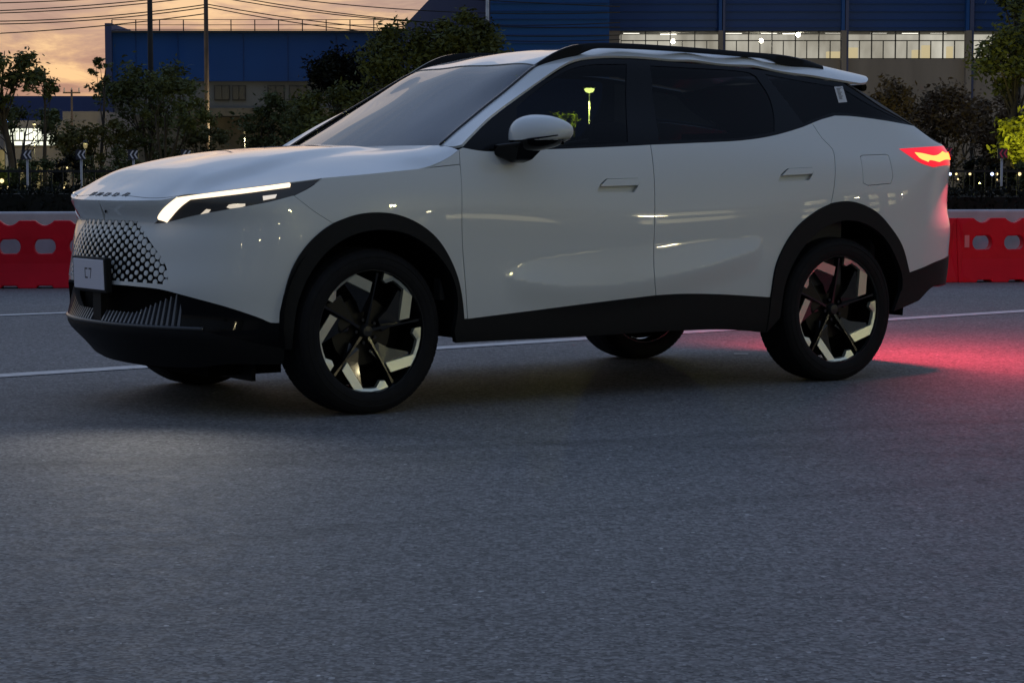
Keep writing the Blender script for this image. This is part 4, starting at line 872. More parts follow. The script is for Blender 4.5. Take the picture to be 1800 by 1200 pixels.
l = bpy.data.lights.new('head_light_spill', 'SPOT'); l.energy = 24; l.color = (1, .93, .82); l.spot_size = R(110); l.spot_blend = 1; l.shadow_soft_size = .12
o = bpy.data.objects.new('head_light_spill', l); link(o, lamp); o.location = (.92, .62, .84); o.rotation_euler = (-Vector((.55, .80, -.42))).to_track_quat('Z', 'Y').to_euler()

# ================================================================ barriers, hedge, fence
rnd = random.Random(7)
M['red'] = noisy(mat('red_barrier_plastic', (.60, .003, .018), .5, spec=.2), 3, .12, .1, 60)
M['pink'] = mat('reflector_patch', (.72, .20, .22), .4)
M['concrete'] = noisy(mat('pale_concrete', (.46, .46, .50), .8), 4, .15, .2, 80)
def barrier(x, y, rz, label):
    """water-filled barrier section: a slab with see-through holes, scalloped top and fork notches"""
    e = empty('barrier', (x, y, 0), rz, label, 'barrier', 'red plastic barriers in a row behind the car')
    Lh, H = .715, .605; pts = []
    hx = [-.465, -.155, .155, .465]
    pts.append((-Lh, .0))
    for h in hx: pts += [(h-.075, .0), (h-.065, .022), (h+.065, .022), (h+.075, .0)]
    pts += [(Lh, 0), (Lh, H)]
    for h in reversed(hx):
        for k in range(9):
            t = math.pi*k/8; pts.append((h+.062*math.cos(t)+.018*math.cos(t)**3, H-.045*math.sin(t)**1.4))
    pts += [(-Lh, H)]
    holes = []
    for h in hx:
        q = []
        for k in range(20):
            a = 2*math.pi*k/20; cx = .042 if math.cos(a) > 0 else -.042
            q.append((h+cx+.053*math.cos(a), .372+.066*math.sin(a)))
        holes.append(q)
    V = list(pts); E = [(i, (i+1) % len(pts)) for i in range(len(pts))]
    for q in holes: k = len(V); V += q; E += [(k+i, k+(i+1) % 20) for i in range(20)]
    gx = [(a, b) for a in np.linspace(-.66, .66, 15) for b in np.linspace(.06, .54, 7)]
    P0 = np.array(pts)
    gx = [g for g in gx if all(abs(g[0]-h) > .13 or abs(g[1]-.372) > .09 for h in hx)]
    V += gx
    r = delaunay_2d_cdt([Vector(v) for v in V], E, [], 0, 1e-6); W = np.array([tuple(v) for v in r[0]]); F = np.array([f for f in r[2] if len(f) == 3])
    c = W[F].mean(1); ok = inside(P0, c)
    for q in holes: ok &= ~inside(np.array(q), c)
    F = F[ok]; n = len(W)
    def dep(x_, z_): return .062+.075*max(0, 1-z_/.26)**1.2-.012*smooth(.45, .6, z_)-.02*float(smooth(.66, .70, abs(x_)))
    vf = [(a, -dep(a, b), b) for a, b in W]; vb = [(a, dep(a, b), b) for a, b in W]
    ed = {}
    for f in F:
        for i in range(3): ed[(f[i], f[(i+1) % 3])] = 1
    faces = [tuple(f) if True else 0 for f in F]+[tuple(i+n for i in f[::-1]) for f in F]
    for (a, b) in ed:
        if (b, a) not in ed: faces.append((b, a, a+n, b+n))
    o = mesh_obj('body', vf+vb, faces, M['red'], e)
    b = o.modifiers.new('bevel', 'BEVEL'); b.width = .012; b.segments = 2; b.limit_method = 'ANGLE'; b.angle_limit = R(40)
    if x > 0: mb = MB(); mb.box((-.62, -.066, .385), (.045, .006, .115)); mb.build('reflector', M['pink'], e)
    mb = MB(); mb.tube([(Lh+.0, 0, .05), (Lh+.0, 0, .57)], .028, 10); mb.build('joint_pin', M['red'], e, True)
    return e
bl, br = gp(-40, 507.5), gp(1682, 496.5); db = (br-bl); Lb = 1.43; ang = math.atan2(db.y, db.x); u = db.normalized()
# the seam right of the car stands at px 1680
k0 = 0
lab = {}
for i in range(-7, 5):
    c = br+u*(i+.5)*Lb-(u*.74 if i < -3 else u*0)
    px = 900+FOC*c.x/c.y
    if px < 500: l = 'red plastic barrier running behind the nose of the car at left' if px > 160 else 'red plastic barrier with pale oval holes just left of the number plate' if px > 60 else 'leftmost visible red plastic barrier, cut by the left photo edge' if px > -160 else 'red plastic barrier out past the left edge'
    elif px > 1690: l = 'red plastic barrier with pink reflector right of the car tail' if px < 1900 else 'red plastic barrier out past the right edge'
    else: l = 'red plastic barrier standing hidden behind the car body'
    if px > 2050 or px < -300: continue          # well out of the frame
    barrier(c.x, c.y+.12, ang, l)
nb = Vector((-u.y, u.x, 0))
kb = MB(); c = (bl+br)/2+nb*1.25; kb.box((c.x, c.y, .33), (16, .28, .66), rz=ang); o = kb.build('kerb_wall', M['concrete'], bevel=.02)
tag(o, 'low pale concrete wall running behind the red barriers', 'wall')
# leaf clumps
def leaves(n, rnd, pos, size, tilt=1.0, tri=False):
    """n small two-sided leaf faces; pos() gives a centre"""
    V = []; F = []
    for i in range(n):
        p = pos(); s = size*rnd.uniform(.55, 1.35)
        a = Vector((rnd.gauss(0, 1), rnd.gauss(0, 1), rnd.gauss(0, tilt))).normalized(); b = a.cross(Vector((rnd.gauss(0, 1), rnd.gauss(0, 1), rnd.gauss(0, 1)))).normalized()
        p = Vector(p); k = len(V)
        V += [p-a*s, p+b*s*.42, p+a*s, p-b*s*.42]; F.append((k, k+1, k+2, k+3))
    return V, F
def leafmat(name, c, var=.5):
    m = noisy(mat(name, c, .75, spec=.15), .9, var, detail=3); return m
M['leaf_dark'] = leafmat('leaf_dark', (.085, .10, .040)); M['leaf_olive'] = leafmat('leaf_olive', (.10, .098, .036)); M['leaf_mid'] = leafmat('leaf_mid', (.06, .085, .03))
M['leaf_brown'] = leafmat('leaf_brown', (.12, .085, .052)); M['leaf_hedge'] = leafmat('leaf_hedge', (.008, .010, .006), .3); M['leaf_lit'] = leafmat('leaf_lit', (.20, .22, .03), .4)  # leaf_lit has yellow lamplight put into its colour
M['bark'] = noisy(mat('bark', (.06, .048, .036), .9), 3, .4)
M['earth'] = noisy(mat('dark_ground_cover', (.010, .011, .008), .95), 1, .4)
def hedge(x0, x1, y, z, label):
    V, F = leaves(int((x1-x0)*2300), rnd, lambda: (rnd.uniform(x0, x1), y+rnd.uniform(-.5, .5), z*min(1, rnd.random()**.55)+rnd.gauss(0, .02)+.03*math.sin(rnd.random())), .035)
    e = empty('hedge', ((x0+x1)/2, y, 0), 0, label, 'hedge')
    o = mesh_obj('foliage', V, F, M['leaf_hedge']); o.parent = e; o.location = (-(x0+x1)/2, -y, 0)
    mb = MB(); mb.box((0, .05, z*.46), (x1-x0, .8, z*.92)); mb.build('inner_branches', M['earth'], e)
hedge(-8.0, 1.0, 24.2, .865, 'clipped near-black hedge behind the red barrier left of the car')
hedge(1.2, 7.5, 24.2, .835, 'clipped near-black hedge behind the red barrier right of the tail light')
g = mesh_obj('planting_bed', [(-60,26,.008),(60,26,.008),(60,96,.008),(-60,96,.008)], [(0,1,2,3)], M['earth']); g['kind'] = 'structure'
# picket fence
M['fence'] = mat('fence_iron', (.012, .012, .013), .6)
def fence(px0, px1, y, label, ztop=1.075, step=.16):
    a, b = at(px0, 300, y), at(px1, 300, y)
    e = empty('fence', (a.x, y, 0), 0, label, 'fence'); w = b.x-a.x
    for z in (ztop-.04, .25): mb = MB(); mb.box((w/2, 0, z), (w, .03, .035)); mb.build('rail', M['fence'], e)
    mb = MB(); mb.box((0, 0, ztop/2), (.018, .018, ztop)); p = mb.build('picket', M['fence'], e)
    for i in range(1, int(w/step)): instance(p, e, (i*step, 0, 0))
fence(-60, 330, 33, 'black iron picket fence behind the hedge, left of the bonnet')
fence(1600, 1860, 33, 'black iron picket fence under the bushes right of the tail light')
# chevron signs
M['signback'] = mat('sign_face_dark', (.03, .032, .05), .5); M['chev'] = mat('chevron_white', (.80, .80, .86), .5); M['chevredlit'] = mat('chevron_red_lit', (.85, .07, .15), .5)  # red copy of the chevrons: the red light on them is in the colour
M['galv'] = noisy(mat('galvanised_post', (.45, .45, .47), .5, .3), 6, .2)
def chevron(px, y, label, red=False, pyc=272):
    c = at(px, pyc, y); s = 17.5*y/FOC; 
    e = empty('chevron_sign', (c.x, y, 0), 0, label, 'sign', 'double chevron signs on grey posts')
    mb = MB(); mb.tube([(0, .03, 0), (0, .03, c.z+s*.4)], .017, 8); mb.build('post', M['galv'], e, True)
    mb = MB(); mb.box((0, 0, c.z), (s, .02, s)); mb.build('panel', M['signback'], e)
    for k in (-.20, .22):
        mb = MB(); x = k*s; w = .17*s; h = .40*s; d = .26*s; z = c.z; yy = -.014
        for sg in (1, -1): mb.add([(x-d/2, yy, z), (x-d/2+w, yy, z), (x+d/2+w, yy, z+sg*h), (x+d/2, yy, z+sg*h)], [(0, 1, 2, 3)])
        mb.build('chevron', M['chevredlit'] if red else M['chev'], e)
chevron(47, 32, 'chevron sign nearest the left edge of the photo')
chevron(142, 32, 'second chevron sign from the left, above the nose of the car')
chevron(234, 32, 'third chevron sign from the left, above the front of the bonnet')
chevron(327, 32, 'fourth chevron sign from the left, just showing above the bonnet')
chevron(427, 32, 'fifth chevron sign whose top edge peeps over the bonnet', pyc=274)
chevron(1665, 32, 'red-lit chevron sign right beside the tail light', True, 268)
chevron(1762, 32, 'red-lit chevron sign near the right edge of the photo', True, 270)
# ================================================================ buildings
M['blue'] = noisy(mat('blue_cladding', (.004, .065, .26), .5, spec=.3), .25, .10); M['blue2'] = noisy(mat('deep_blue_cladding', (.010, .050, .20), .5, spec=.3), .25, .12)
M['slate'] = noisy(mat('slate_blue_sheet', (.050, .068, .165), .6), .25, .1)
M['wallgrey'] = noisy(mat('grey_wall', (.20, .20, .19), .85), .5, .15); M['wallbeige'] = noisy(mat('beige_wall', (.24, .21, .185), .85), .4, .14, stretch=(2.5, 1, .35))
M['wallbrown'] = noisy(mat('brown_wall', (.20, .165, .11), .9), .35, .45, stretch=(2, 1, .6)); M['dim'] = mat('dim_window', (.05, .05, .05), .3)
M['mull'] = mat('window_bar', (.05, .048, .045), .6)
def litmat(name, a, b, k, sc=.5):
    m = bpy.data.materials.new(name); m.use_nodes = True; nt = m.node_tree; nt.nodes.clear(); L = nt.links.new
    o = nt.nodes.new('ShaderNodeOutputMaterial'); e = nt.nodes.new('ShaderNodeEmission'); tc = nt.nodes.new('ShaderNodeTexCoord'); n = nt.nodes.new('ShaderNodeTexNoise')
    n.inputs['Scale'].default_value = sc; n.inputs['Detail'].default_value = 5; r = nt.nodes.new('ShaderNodeValToRGB'); r.color_ramp.elements[0].position = .35; r.color_ramp.elements[1].position = .68
    r.color_ramp.elements[0].color = (*a, 1); r.color_ramp.elements[1].color = (*b, 1)
    mp = nt.nodes.new('ShaderNodeMapping'); mp.inputs['Scale'].default_value = (1, 1, .35); L(tc.outputs['Object'], mp.inputs[0])
    L(mp.outputs[0], n.inputs['Vector']); L(n.outputs[0], r.inputs[0]); L(r.outputs[0], e.inputs[0]); e.inputs[1].default_value = k; L(e.outputs[0], o.inputs[0]); return m
def slab(mb, p0, p1, d, y=None):
    """upright slab whose front face spans two corner points"""
    x0, x1 = sorted((p0.x, p1.x)); z0, z1 = sorted((p0.z, p1.z)); yy = p0.y
    mb.box(((x0+x1)/2, yy+d/2, (z0+z1)/2), (x1-x0, d, z1-z0)); return mb
def wall_part(name, px0, py0, px1, py1, y, d, m, parent, zmin=None):
    a, b = at(px0, py0, y), at(px1, py1, y)
    if zmin is not None: b.z = zmin
    mb = MB(); slab(mb, a, b, d); o = mb.build(name, m); o.parent = parent; o.location = -Vector(parent.location); return o
# long blue shed at left
Y1 = 112
shed = empty('warehouse', (at(450, 300, Y1).x, Y1, 0), 0, 'long dark blue warehouse with roof railing at left', 'building')
wall_part('upper_cladding', 196, 56, 1020, 143, Y1, 18, M['blue'], shed)
wall_part('corner_trim', 184, 41, 198, 200, Y1-.25, 18.6, M['slate'], shed, 0)
wall_part('lower_wall', 198, 143, 1020, 345, Y1+.3, 17, M['wallgrey'], shed, 0)
for px in [238, 312, 327+100, 505, 590, 660]:
    o = wall_part('cladding_joint', px, 57, px+1.6, 142, Y1-.05, .05, M['blue2'], shed)
wall_part('roof_edge', 196, 54, 1020, 57.5, Y1-.35, .6, M['mull'], shed)
def shed_window(px0, px1, py0, py1):
    f = wall_part('window', px0, py0, px1, py1, Y1+.22, .08, M['mull'], shed)
    n = max(2, int((px1-px0)/17))
    for i in range(n):
        a = px0+1.5+(px1-px0-2)*i/n; wall = wall_part('pane', a, py0+2, a+(px1-px0)/n-2, py1-2, Y1+.16, .06, M['dim'], shed); wall.parent = f; wall.location = (0, 0, 0)
for a, b in ((376, 404), (408, 432), (470, 500), (508, 540), (548, 580)): shed_window(a, b, 150, 177)
wall_part('canopy', 330, 190, 700, 204, Y1-2.5, 2.6, M['wallbrown'], shed)
wall_part('ground_floor', 198, 202, 700, 345, Y1-.3, .5, M['wallbrown'], shed, 0)
# railing on the roof
def railing(px0, px1, pyb, pyt, y, label):
    a, b = at(px0, pyb, y), at(px1, pyb, y); t = at(px0, pyt, y).z
    e = empty('roof_railing', (a.x, y, a.z), 0, label, 'railing'); w = b.x-a.x; h = t-a.z
    for k in (1, .52, .1): mb = MB(); mb.box((w/2, 0, h*k), (w, .03, .03)); mb.build('rail', M['fence'], e)
    mb = MB(); mb.box((0, 0, h/2), (.05, .05, h)); p = mb.build('post', M['fence'], e)
    n = int((px1-px0)/41.5)
    for i in range(1, n+1): instance(p, e, (i*41.5*y/FOC, 0, 0))
    mb = MB(); mb.add([(-.0, 0, 0), (.35, 3, 0), (.35, 3, h), (0, 0, h)], []); 
railing(197, 712, 54, 35, Y1+.6, 'thin roof railing along the top of the left warehouse')
# low far building at the left edge, and the beige block with strip lights below
far_b = empty('far_building', (at(80, 300, 150).x, 150, 0), 0, 'low slate blue building on the horizon at far left', 'building')
wall_part('wall', -120, 169, 190, 345, 150, 10, M['slate'], far_b, 0)
blk = empty('beige_building', (at(60, 300, 95).x, 95, 0), 0, 'beige block with bright strip-lit windows at far left', 'building')
wall_part('wall', -150, 212, 186, 345, 95, 8, M['wallbeige'], blk, 0); wall_part('parapet', 110, 196, 186, 212, 95.2, 7, M['wallbeige'], blk)
M['strip'] = litmat('strip_lit_room', (.55, .58, .42), (1.0, 1.0, .85), 1.5, 1.6); M['roomlit'] = litmat('warm_lit_room', (.10, .075, .03), (.50, .42, .20), 1.0, .5)
f = wall_part('window', 9, 224, 100, 257, 94.9, .1, M['mull'], blk)
for i in range(11):
    a = 11+8.0*i; o = wall_part('pane', a, 226 if i < 8 else 236, a+6.0, 246, 94.82, .08, M['strip'], blk); o.parent = f; o.location = (0, 0, 0)
for i in range(3):
    a = 11+29*i; o = wall_part('pane', a, 248.5, a+27, 255.5, 94.82, .08, M['strip'], blk); o.parent = f; o.location = (0, 0, 0)
for a, b, c_, d_ in ((-20, 10, 262, 340), (12, 46, 286, 330), (62, 76, 284, 338), (100, 107, 284, 300), (108, 118, 318, 336)):
    f = wall_part('window', a, c_, b, d_, 94.9, .1, M['mull'], blk); o = wall_part('pane', a+1.5, c_+1.5, b-1.5, d_-1, 94.82, .08, M['roomlit'], blk); o.parent = f; o.location = (0, 0, 0)
# small lit sign on its roof
M['signblue'] = emis('sign_light_blue', (.25, .45, 1.0), 3.0); M['signwhite'] = emis('sign_light_white', (.9, .95, 1.0), 3.5)
c = at(10, 203, 93); e = empty('roof_sign', (c.x, 93, 0), 0, 'small glowing blue and white sign at the left edge', 'sign')
for nm, z, w, h, m in (('sign_top', c.z+.10, .14, .14, 'signwhite'), ('sign_face', c.z-.10, .34, .16, 'signblue'), ('sign_foot', c.z-.24, .5, .06, 'signblue')):
    mb = MB(); mb.box((0, 0, z), (w, .1, h)); mb.build(nm, M[m], e)
mb = MB(); mb.box((0, .1, (c.z-.28)/2), (.1, .1, c.z-.28)); mb.build('post', M['galv'], e)
# big factory at right
Y2 = 104
fac = empty('factory', (at(1400, 300, Y2).x, Y2, 0), 0, 'big blue factory with a lit window band behind the car', 'building')
ztop = 14.0
def fac_part(name, px0, px1, py0, py1, y, d, m, parent=None, zt=None, zb=None):
    a, b = at(px0, py0, y), at(px1, py1, y)
    if zt is not None: a.z = zt
    if zb is not None: b.z = zb
    mb = MB(); slab(mb, a, b, d); o = mb.build(name, m); o.parent = parent or fac; o.location = -Vector(fac.location); return o
fac_part('upper_cladding', 1070, 2300, 0, 54.5, Y2, 30, M['blue2'], zt=ztop)
fac_part('rear_wall', 1070, 2300, 54, 345, Y2+3.2, 20, M['wallbeige'], zt=9, zb=0)
fac_part('lower_wall', 1070, 2300, 104, 345, Y2, .4, M['wallbeige'], zb=0)
fac_part('corner_pier', 1070, 1089, 54.5, 104, Y2+.05, 2, M['wallbeige'])
fac_part('side_block', 862, 1070, 0, 345, Y2-2, 34, M['blue'], zt=ztop, zb=0)
for px in (1264, 1480, 1699): fac_part('column', px, px+5, 54, 345, Y2-.45, .5, M['wallbeige'], zb=0); fac_part('downpipe', px+7, px+8.5, 0, 345, Y2-.3, .2, M['slate'], zt=ztop, zb=0); fac_part('cladding_joint', px, px+5, 0, 54, Y2-.3, .32, M['blue'], zt=ztop)
for k in range(7):
    z = at(1400, 48-k*14, Y2).z; mb = MB(); x0, x1 = at(1072, 0, Y2).x, at(2300, 0, Y2).x; mb.box(((x0+x1)/2, Y2-.04, z), (x1-x0, .09, .05)); o = mb.build('cladding_rib', M['blue2'], fac); o.location = -Vector(fac.location)
for k in range(9):
    z = at(960, 90-k*14, Y2-2).z; x0, x1 = at(863, 0, Y2-2).x, at(1069, 0, Y2-2).x; mb = MB(); mb.box(((x0+x1)/2, Y2-2.04, z), (x1-x0, .09, .04)); o = mb.build('cladding_rib', M['blue2'], fac); o.location = -Vector(fac.location)
M['hall'] = litmat('factory_hall', (.17, .155, .125), (.44, .42, .36), 1.45, .55); M['tube'] = emis('hall_tube', (1, .95, .82), 2.6); M['crate'] = emis('lit_crate', (.75, .62, .36), .75); M['pane'] = glass('factory_pane', (.92, .92, .9))
M['spot'] = emis('hall_spot', (1, .92, .72), 30)
hw = fac_part('lit_hall', 1089, 1780, 54.8, 104.5, Y2+2.6, .3, M['hall'])
fac_part('hall_ceiling', 1089, 1780, 54, 55.5, Y2+.1, 3, M['wallgrey']); fac_part('hall_floor', 1089, 1780, 103.5, 104.5, Y2+.1, 3, M['wallgrey'])
bays = [(1091, 1264), (1274, 1480), (1490, 1699), (1709, 1780)]
for (a, b) in bays:
    n = max(1, round((b-a)/43)); w = (b-a)/n
    for i in range(n):
        x0 = a+w*i; f = fac_part('window', x0, x0+w, 55, 56, Y2+.1, .12, M['mull'])
        rest = [(x0, x0+1.3, 55, 104), (x0, x0+w, 71, 72.6), (x0, x0+w, 102.6, 104), (x0+w/2-.5, x0+w/2+.6, 72, 104)]
        for r_ in rest: o = fac_part('bar', r_[0], r_[1], r_[2], r_[3], Y2+.1, .1, M['mull'], f); o.location = (0, 0, 0)
        for r_ in ((x0+1.3, x0+w, 56, 71), (x0+1.3, x0+w/2-.5, 72.6, 102.6), (x0+w/2+.6, x0+w, 72.6, 102.6)):
            p0, p1 = at(r_[0], r_[2], Y2+.15), at(r_[1], r_[3], Y2+.15)
            o = mesh_obj('pane', [(p0.x, p0.y, p1.z), (p1.x, p0.y, p1.z), (p1.x, p0.y, p0.z), (p0.x, p0.y, p0.z)], [(0, 1, 2, 3)], M['pane'], f)
for px, py in ((1110, 58), (1175, 60), (1290, 58), (1352, 58), (1390, 59), (1465, 57.5), (1500, 57), (1545, 57.5), (1600, 58), (1650, 57.5)):
    fac_part('hall_lamp', px-14, px+14, py, py+1.3, Y2+1.5, .1, M['tube'])
for px, py in ((1183, 73), (1338, 72), (1403, 61.5)):
    c = at(px, py, Y2+1.2); bm_ = bmesh.new(); bmesh.ops.create_icosphere(bm_, subdivisions=2, radius=.105); me = bpy.data.meshes.new('hall_spot'); bm_.to_mesh(me); bm_.free(); me.materials.append(M['spot'])
    o = bpy.data.objects.new('hall_spot', me); link(o, fac); o.location = c-Vector(fac.location)
for a, b, c_ in ((1454, 1477, 91), (1492, 1508, 84), (1605, 1618, 88), (1622, 1636, 80), (1666, 1675, 82), (1700, 1712, 90)):  # crates glow by themselves, standing in for the hall light on them
    fac_part('stacked_crate', a, b, c_, 103, Y2+1.8, .4, M['crate'])
# gable face with its sloping edge, left of the factory
a0, a1 = at(700, 60, Y2+2), at(862, 345, Y2+2); t0 = at(754, 0, Y2+2); sl = (t0.z-at(712, 44, Y2+2).z)/(t0.x-at(712, 44, Y2+2).x)
zl = at(712, 44, Y2+2); zr = zl.z+sl*(a1.x-zl.x)
o = mesh_obj('gable_wall', [(zl.x, Y2+2, 0), (a1.x, Y2+2, 0), (a1.x, Y2+2, zr), (zl.x, Y2+2, zl.z), (zl.x, Y2+22, 0), (a1.x, Y2+22, 0), (a1.x, Y2+22, zr), (zl.x, Y2+22, zl.z)],
         [(0, 1, 2, 3), (7, 6, 5, 4), (0, 3, 7, 4), (3, 2, 6, 7), (1, 5, 6, 2)], M['slate'], fac); o.location = -Vector(fac.location)
# ================================================================ trees
def tree(px, y, top, base_r, crown, label, m='leaf_dark', n=5000, leaf=.10, stems=1, name='tree', cat='tree', spread=None, trunk_px=None, gaps=.9, low=None, group=None):
    """crown: (left px, right px, top py, bottom py). limbs grow from the trunk into clumps of leaves"""
    rr = random.Random(int(px*7+y)); c = at(px, 300, y)
    e = empty(name, (c.x, y, 0), 0, label, cat, group)
    L0, R0 = at(crown[0], crown[2], y), at(crown[1], crown[3], y); cx = (L0.x+R0.x)/2-c.x; cz = (L0.z+R0.z)/2; hx = (R0.x-L0.x)/2; hz = (L0.z-R0.z)/2
    hz_b = max(.1, R0.z); mb = MB(); clumps = []
    ncl = max(9, int(n/130))
    for i in range(ncl):
        for _ in range(20):
            p = Vector((rr.uniform(-1, 1), rr.uniform(-1, 1), rr.uniform(-1, 1)))
            if .25 < p.length < 1 : break
        q = Vector((cx+p.x*hx*.92, p.y*hx*.6, cz+p.z*hz*.92)); clumps.append(q)
    stemtops = []
    for s in range(stems):
        a = (s-(stems-1)/2)*.16; x1 = a*1.0+cx*.2; t = Vector((a*2.2+cx*.5+rr.uniform(-.1, .1), rr.uniform(-.2, .2), cz-hz*.35))
        pts = [(a*.25, 0, 0), (a*.5+rr.uniform(-.04, .04), rr.uniform(-.05, .05), t.z*.4), tuple(t*.0+Vector((t.x*.75, t.y*.6, t.z*.75))), tuple(t)]
        mb.tube(pts, [base_r, base_r*.85, base_r*.65, base_r*.4], 7); stemtops.append(t)
        mb.tube([tuple(t), (t.x+rr.uniform(-.2, .2)+(cx-t.x)*.5, 0, cz+hz*.6)], [base_r*.4, base_r*.1], 5)
    mb.build('trunk', M['bark'], e, True)
    lb = MB()
    for i, q in enumerate(clumps):
        if i % 2: continue
        t = min(stemtops, key=lambda s: (s-q).length); k = rr.uniform(.55, 1.0); st = Vector((t.x*k, t.y*k, t.z*k)); mid = (st+q)/2+Vector((rr.uniform(-.1, .1), rr.uniform(-.1, .1), rr.uniform(0, .15)))*hx*.3
        lb.tube([tuple(st), tuple(mid), tuple(q)], [base_r*.32, base_r*.2, base_r*.07], 4, False)
    lb.build('limb', M['bark'], e)['kind'] = 'stuff'
    rad = gaps*min(hx, hz)*.42
    sizes = [rr.uniform(.45, 1.15) for _ in clumps]
    def pos():
        i = rr.randrange(len(clumps)); s = rad*sizes[i]
        return clumps[i]+Vector((rr.gauss(0, s*.55), rr.gauss(0, s*.55), rr.gauss(0, s*.40)))
    V, F = leaves(n, rr, pos, leaf, .6)
    mesh_obj('crown', V, F, M[m], e)
    return e
tree(20, 58, 0, .10, (-90, 84, 62, 200), 'leafy tree against the sunset sky at the left edge', 'leaf_dark', 4200, .085, gaps=.8)
tree(80, 60, 0, .05, (58, 110, 108, 172), 'slim young tree with a pale stem, left of the blue warehouse', 'leaf_dark', 560, .07, gaps=.9)
tree(30, 66, 0, .07, (-60, 150, 180, 262), 'low dark tree in front of the strip-lit windows', 'leaf_dark', 2300, .075, 2)
tree(180, 64, 0, .06, (158, 196, 96, 160), 'small wispy tree beside the warehouse corner', 'leaf_dark', 420, .07)
tree(262, 66, 0, .07, (165, 345, 100, 262), 'broad dark tree in front of the left warehouse around the dark pole', 'leaf_dark', 3900, .085, 2, gaps=.8)
tree(292, 61, 0, .055, (225, 410, 132, 236), 'multi-stemmed tree with thin crown left of the windscreen', 'leaf_dark', 2200, .075, 4, gaps=.75)
tree(150, 63, 0, .05, (95, 250, 205, 305), 'olive bushy tree behind the second chevron sign', 'leaf_olive', 3600, .07, 3)
tree(350, 70, 0, .05, (250, 440, 212, 300), 'olive undergrowth tree above the bonnet', 'leaf_olive', 2600, .08, 3)
tree(470, 66, 0, .05, (415, 560, 165, 275), 'dark bushy tree beside the pale warehouse wall', 'leaf_dark', 3600, .08, 3)
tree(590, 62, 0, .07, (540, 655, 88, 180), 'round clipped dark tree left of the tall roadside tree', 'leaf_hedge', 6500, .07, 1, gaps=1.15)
tree(600, 60, 0, .06, (500, 700, 150, 268), 'dense dark tree just behind the windscreen pillar', 'leaf_dark', 6500, .075, 3)
tree(700, 60, 0, .10, (632, 790, 40, 190), 'tall dark tree above the windscreen', 'leaf_dark', 7000, .085, 2, gaps=.9)
tree(800, 60, 0, .09, (745, 885, 22, 150), 'tall dark tree right above the car roof beside the thin lamp post', 'leaf_dark', 5200, .085, 2, gaps=.9)
tree(1560, 56, 0, .05, (1515, 1625, 132, 300), 'brown-leaved bush with upright twigs just right of the rear spoiler', 'leaf_brown', 4200, .07, 5, gaps=.95)
tree(1640, 57, 0, .05, (1590, 1720, 122, 315), 'brown-leaved bush above the tail light', 'leaf_brown', 5200, .07, 6, gaps=.95)
tree(1720, 60, 0, .06, (1690, 1800, 140, 320), 'brown-leaved bush between tail light and right edge', 'leaf_brown', 4600, .075, 5)
tree(1775, 52, 0, .11, (1712, 1880, -30, 178), 'tall dark tree cut by the right edge of the photo', 'leaf_dark', 6000, .075, 1, gaps=.85)
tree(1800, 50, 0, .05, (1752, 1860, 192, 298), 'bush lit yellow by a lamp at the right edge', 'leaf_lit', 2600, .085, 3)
tree(1500, 63, 0, .05, (1440, 1600, 200, 320), 'dark bush hidden behind the tail of the car', 'leaf_brown', 2000, .08, 3)
# shrubs behind the iron fence
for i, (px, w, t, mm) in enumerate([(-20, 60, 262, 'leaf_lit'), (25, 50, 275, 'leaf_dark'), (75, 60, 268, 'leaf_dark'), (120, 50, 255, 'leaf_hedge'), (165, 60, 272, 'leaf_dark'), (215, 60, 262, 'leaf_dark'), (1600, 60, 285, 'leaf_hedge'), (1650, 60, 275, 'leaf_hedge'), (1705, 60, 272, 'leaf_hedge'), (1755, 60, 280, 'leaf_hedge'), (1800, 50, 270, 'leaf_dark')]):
    tree(px, 40+i % 3, 0, .02, (px-w*.6, px+w*.6, t, 345), 'low %s shrub behind the picket fence %s' % ({'leaf_lit': 'lamplit', 'leaf_dark': 'dark green', 'leaf_hedge': 'blackish'}[mm],
        ['at the left photo edge', 'below the first chevron sign', 'between the first two chevron signs', 'left of the second chevron sign', 'right of the second chevron sign', 'below the third chevron sign', 'hidden by the tail of the car', 'right under the tail light', 'midway between the tail light and right edge', 'below the rightmost chevron sign', 'at the right photo edge'][i]),
        mm, 1500, .04, 2, name='shrub', cat='shrub', gaps=1.0)
# ================================================================ poles, lamps and wires
M['polebrown'] = noisy(mat('pole_brown', (.085, .060, .048), .8), 3, .2); M['poledark'] = noisy(mat('pole_dark', (.022, .020, .020), .8), 3, .2); M['wire'] = mat('wire', (.012, .012, .012), .7)
def pole(px, y, w, ptop, m, label, zt=None, cross=False, cat='pole', name='utility_pole'):
    c = at(px, 300, y); z = zt if zt else at(px, ptop, y).z
    e = empty(name, (c.x, y, 0), 0, label, cat); r_ = w*y/FOC/2
    mb = MB(); mb.tube([(0, 0, 0), (0, 0, z)], [r_*1.12, r_*.9], 12); mb.build('shaft', M[m], e, True)
    if cross:
        mb = MB(); mb.box((0, 0, z-.12), (.7, .06, .06)); mb.build('crossarm', M[m], e)
        for s in (-.3, 0, .3): mb = MB(); mb.tube([(s, 0, z-.1), (s, 0, z+.08)], .025, 6); mb.build('insulator', M['galv'], e)
    return e, z
pole(267, 72, 9.5, 0, 'poledark', 'tall dark pole rising through the tree at left', 8.2)
pole(365, 88, 8, 0, 'polebrown', 'tall brown pole in front of the left warehouse', 9.6)
pole(128, 90, 4, 158, 'polebrown', 'short far pole with a crossarm left of the warehouse', None, True)
pole(81, 84, 3.2, 120, 'polebrown', 'thin pale pole beside the strip-lit windows')
pole(857, 70, 6, 0, 'galv', 'thin grey lamp post standing behind the car roof', 8.4, cat='lamp post', name='lamp_post')
pole(1784, 64, 15, 0, 'poledark', 'thick dark pole at the right edge of the photo', 8.6)
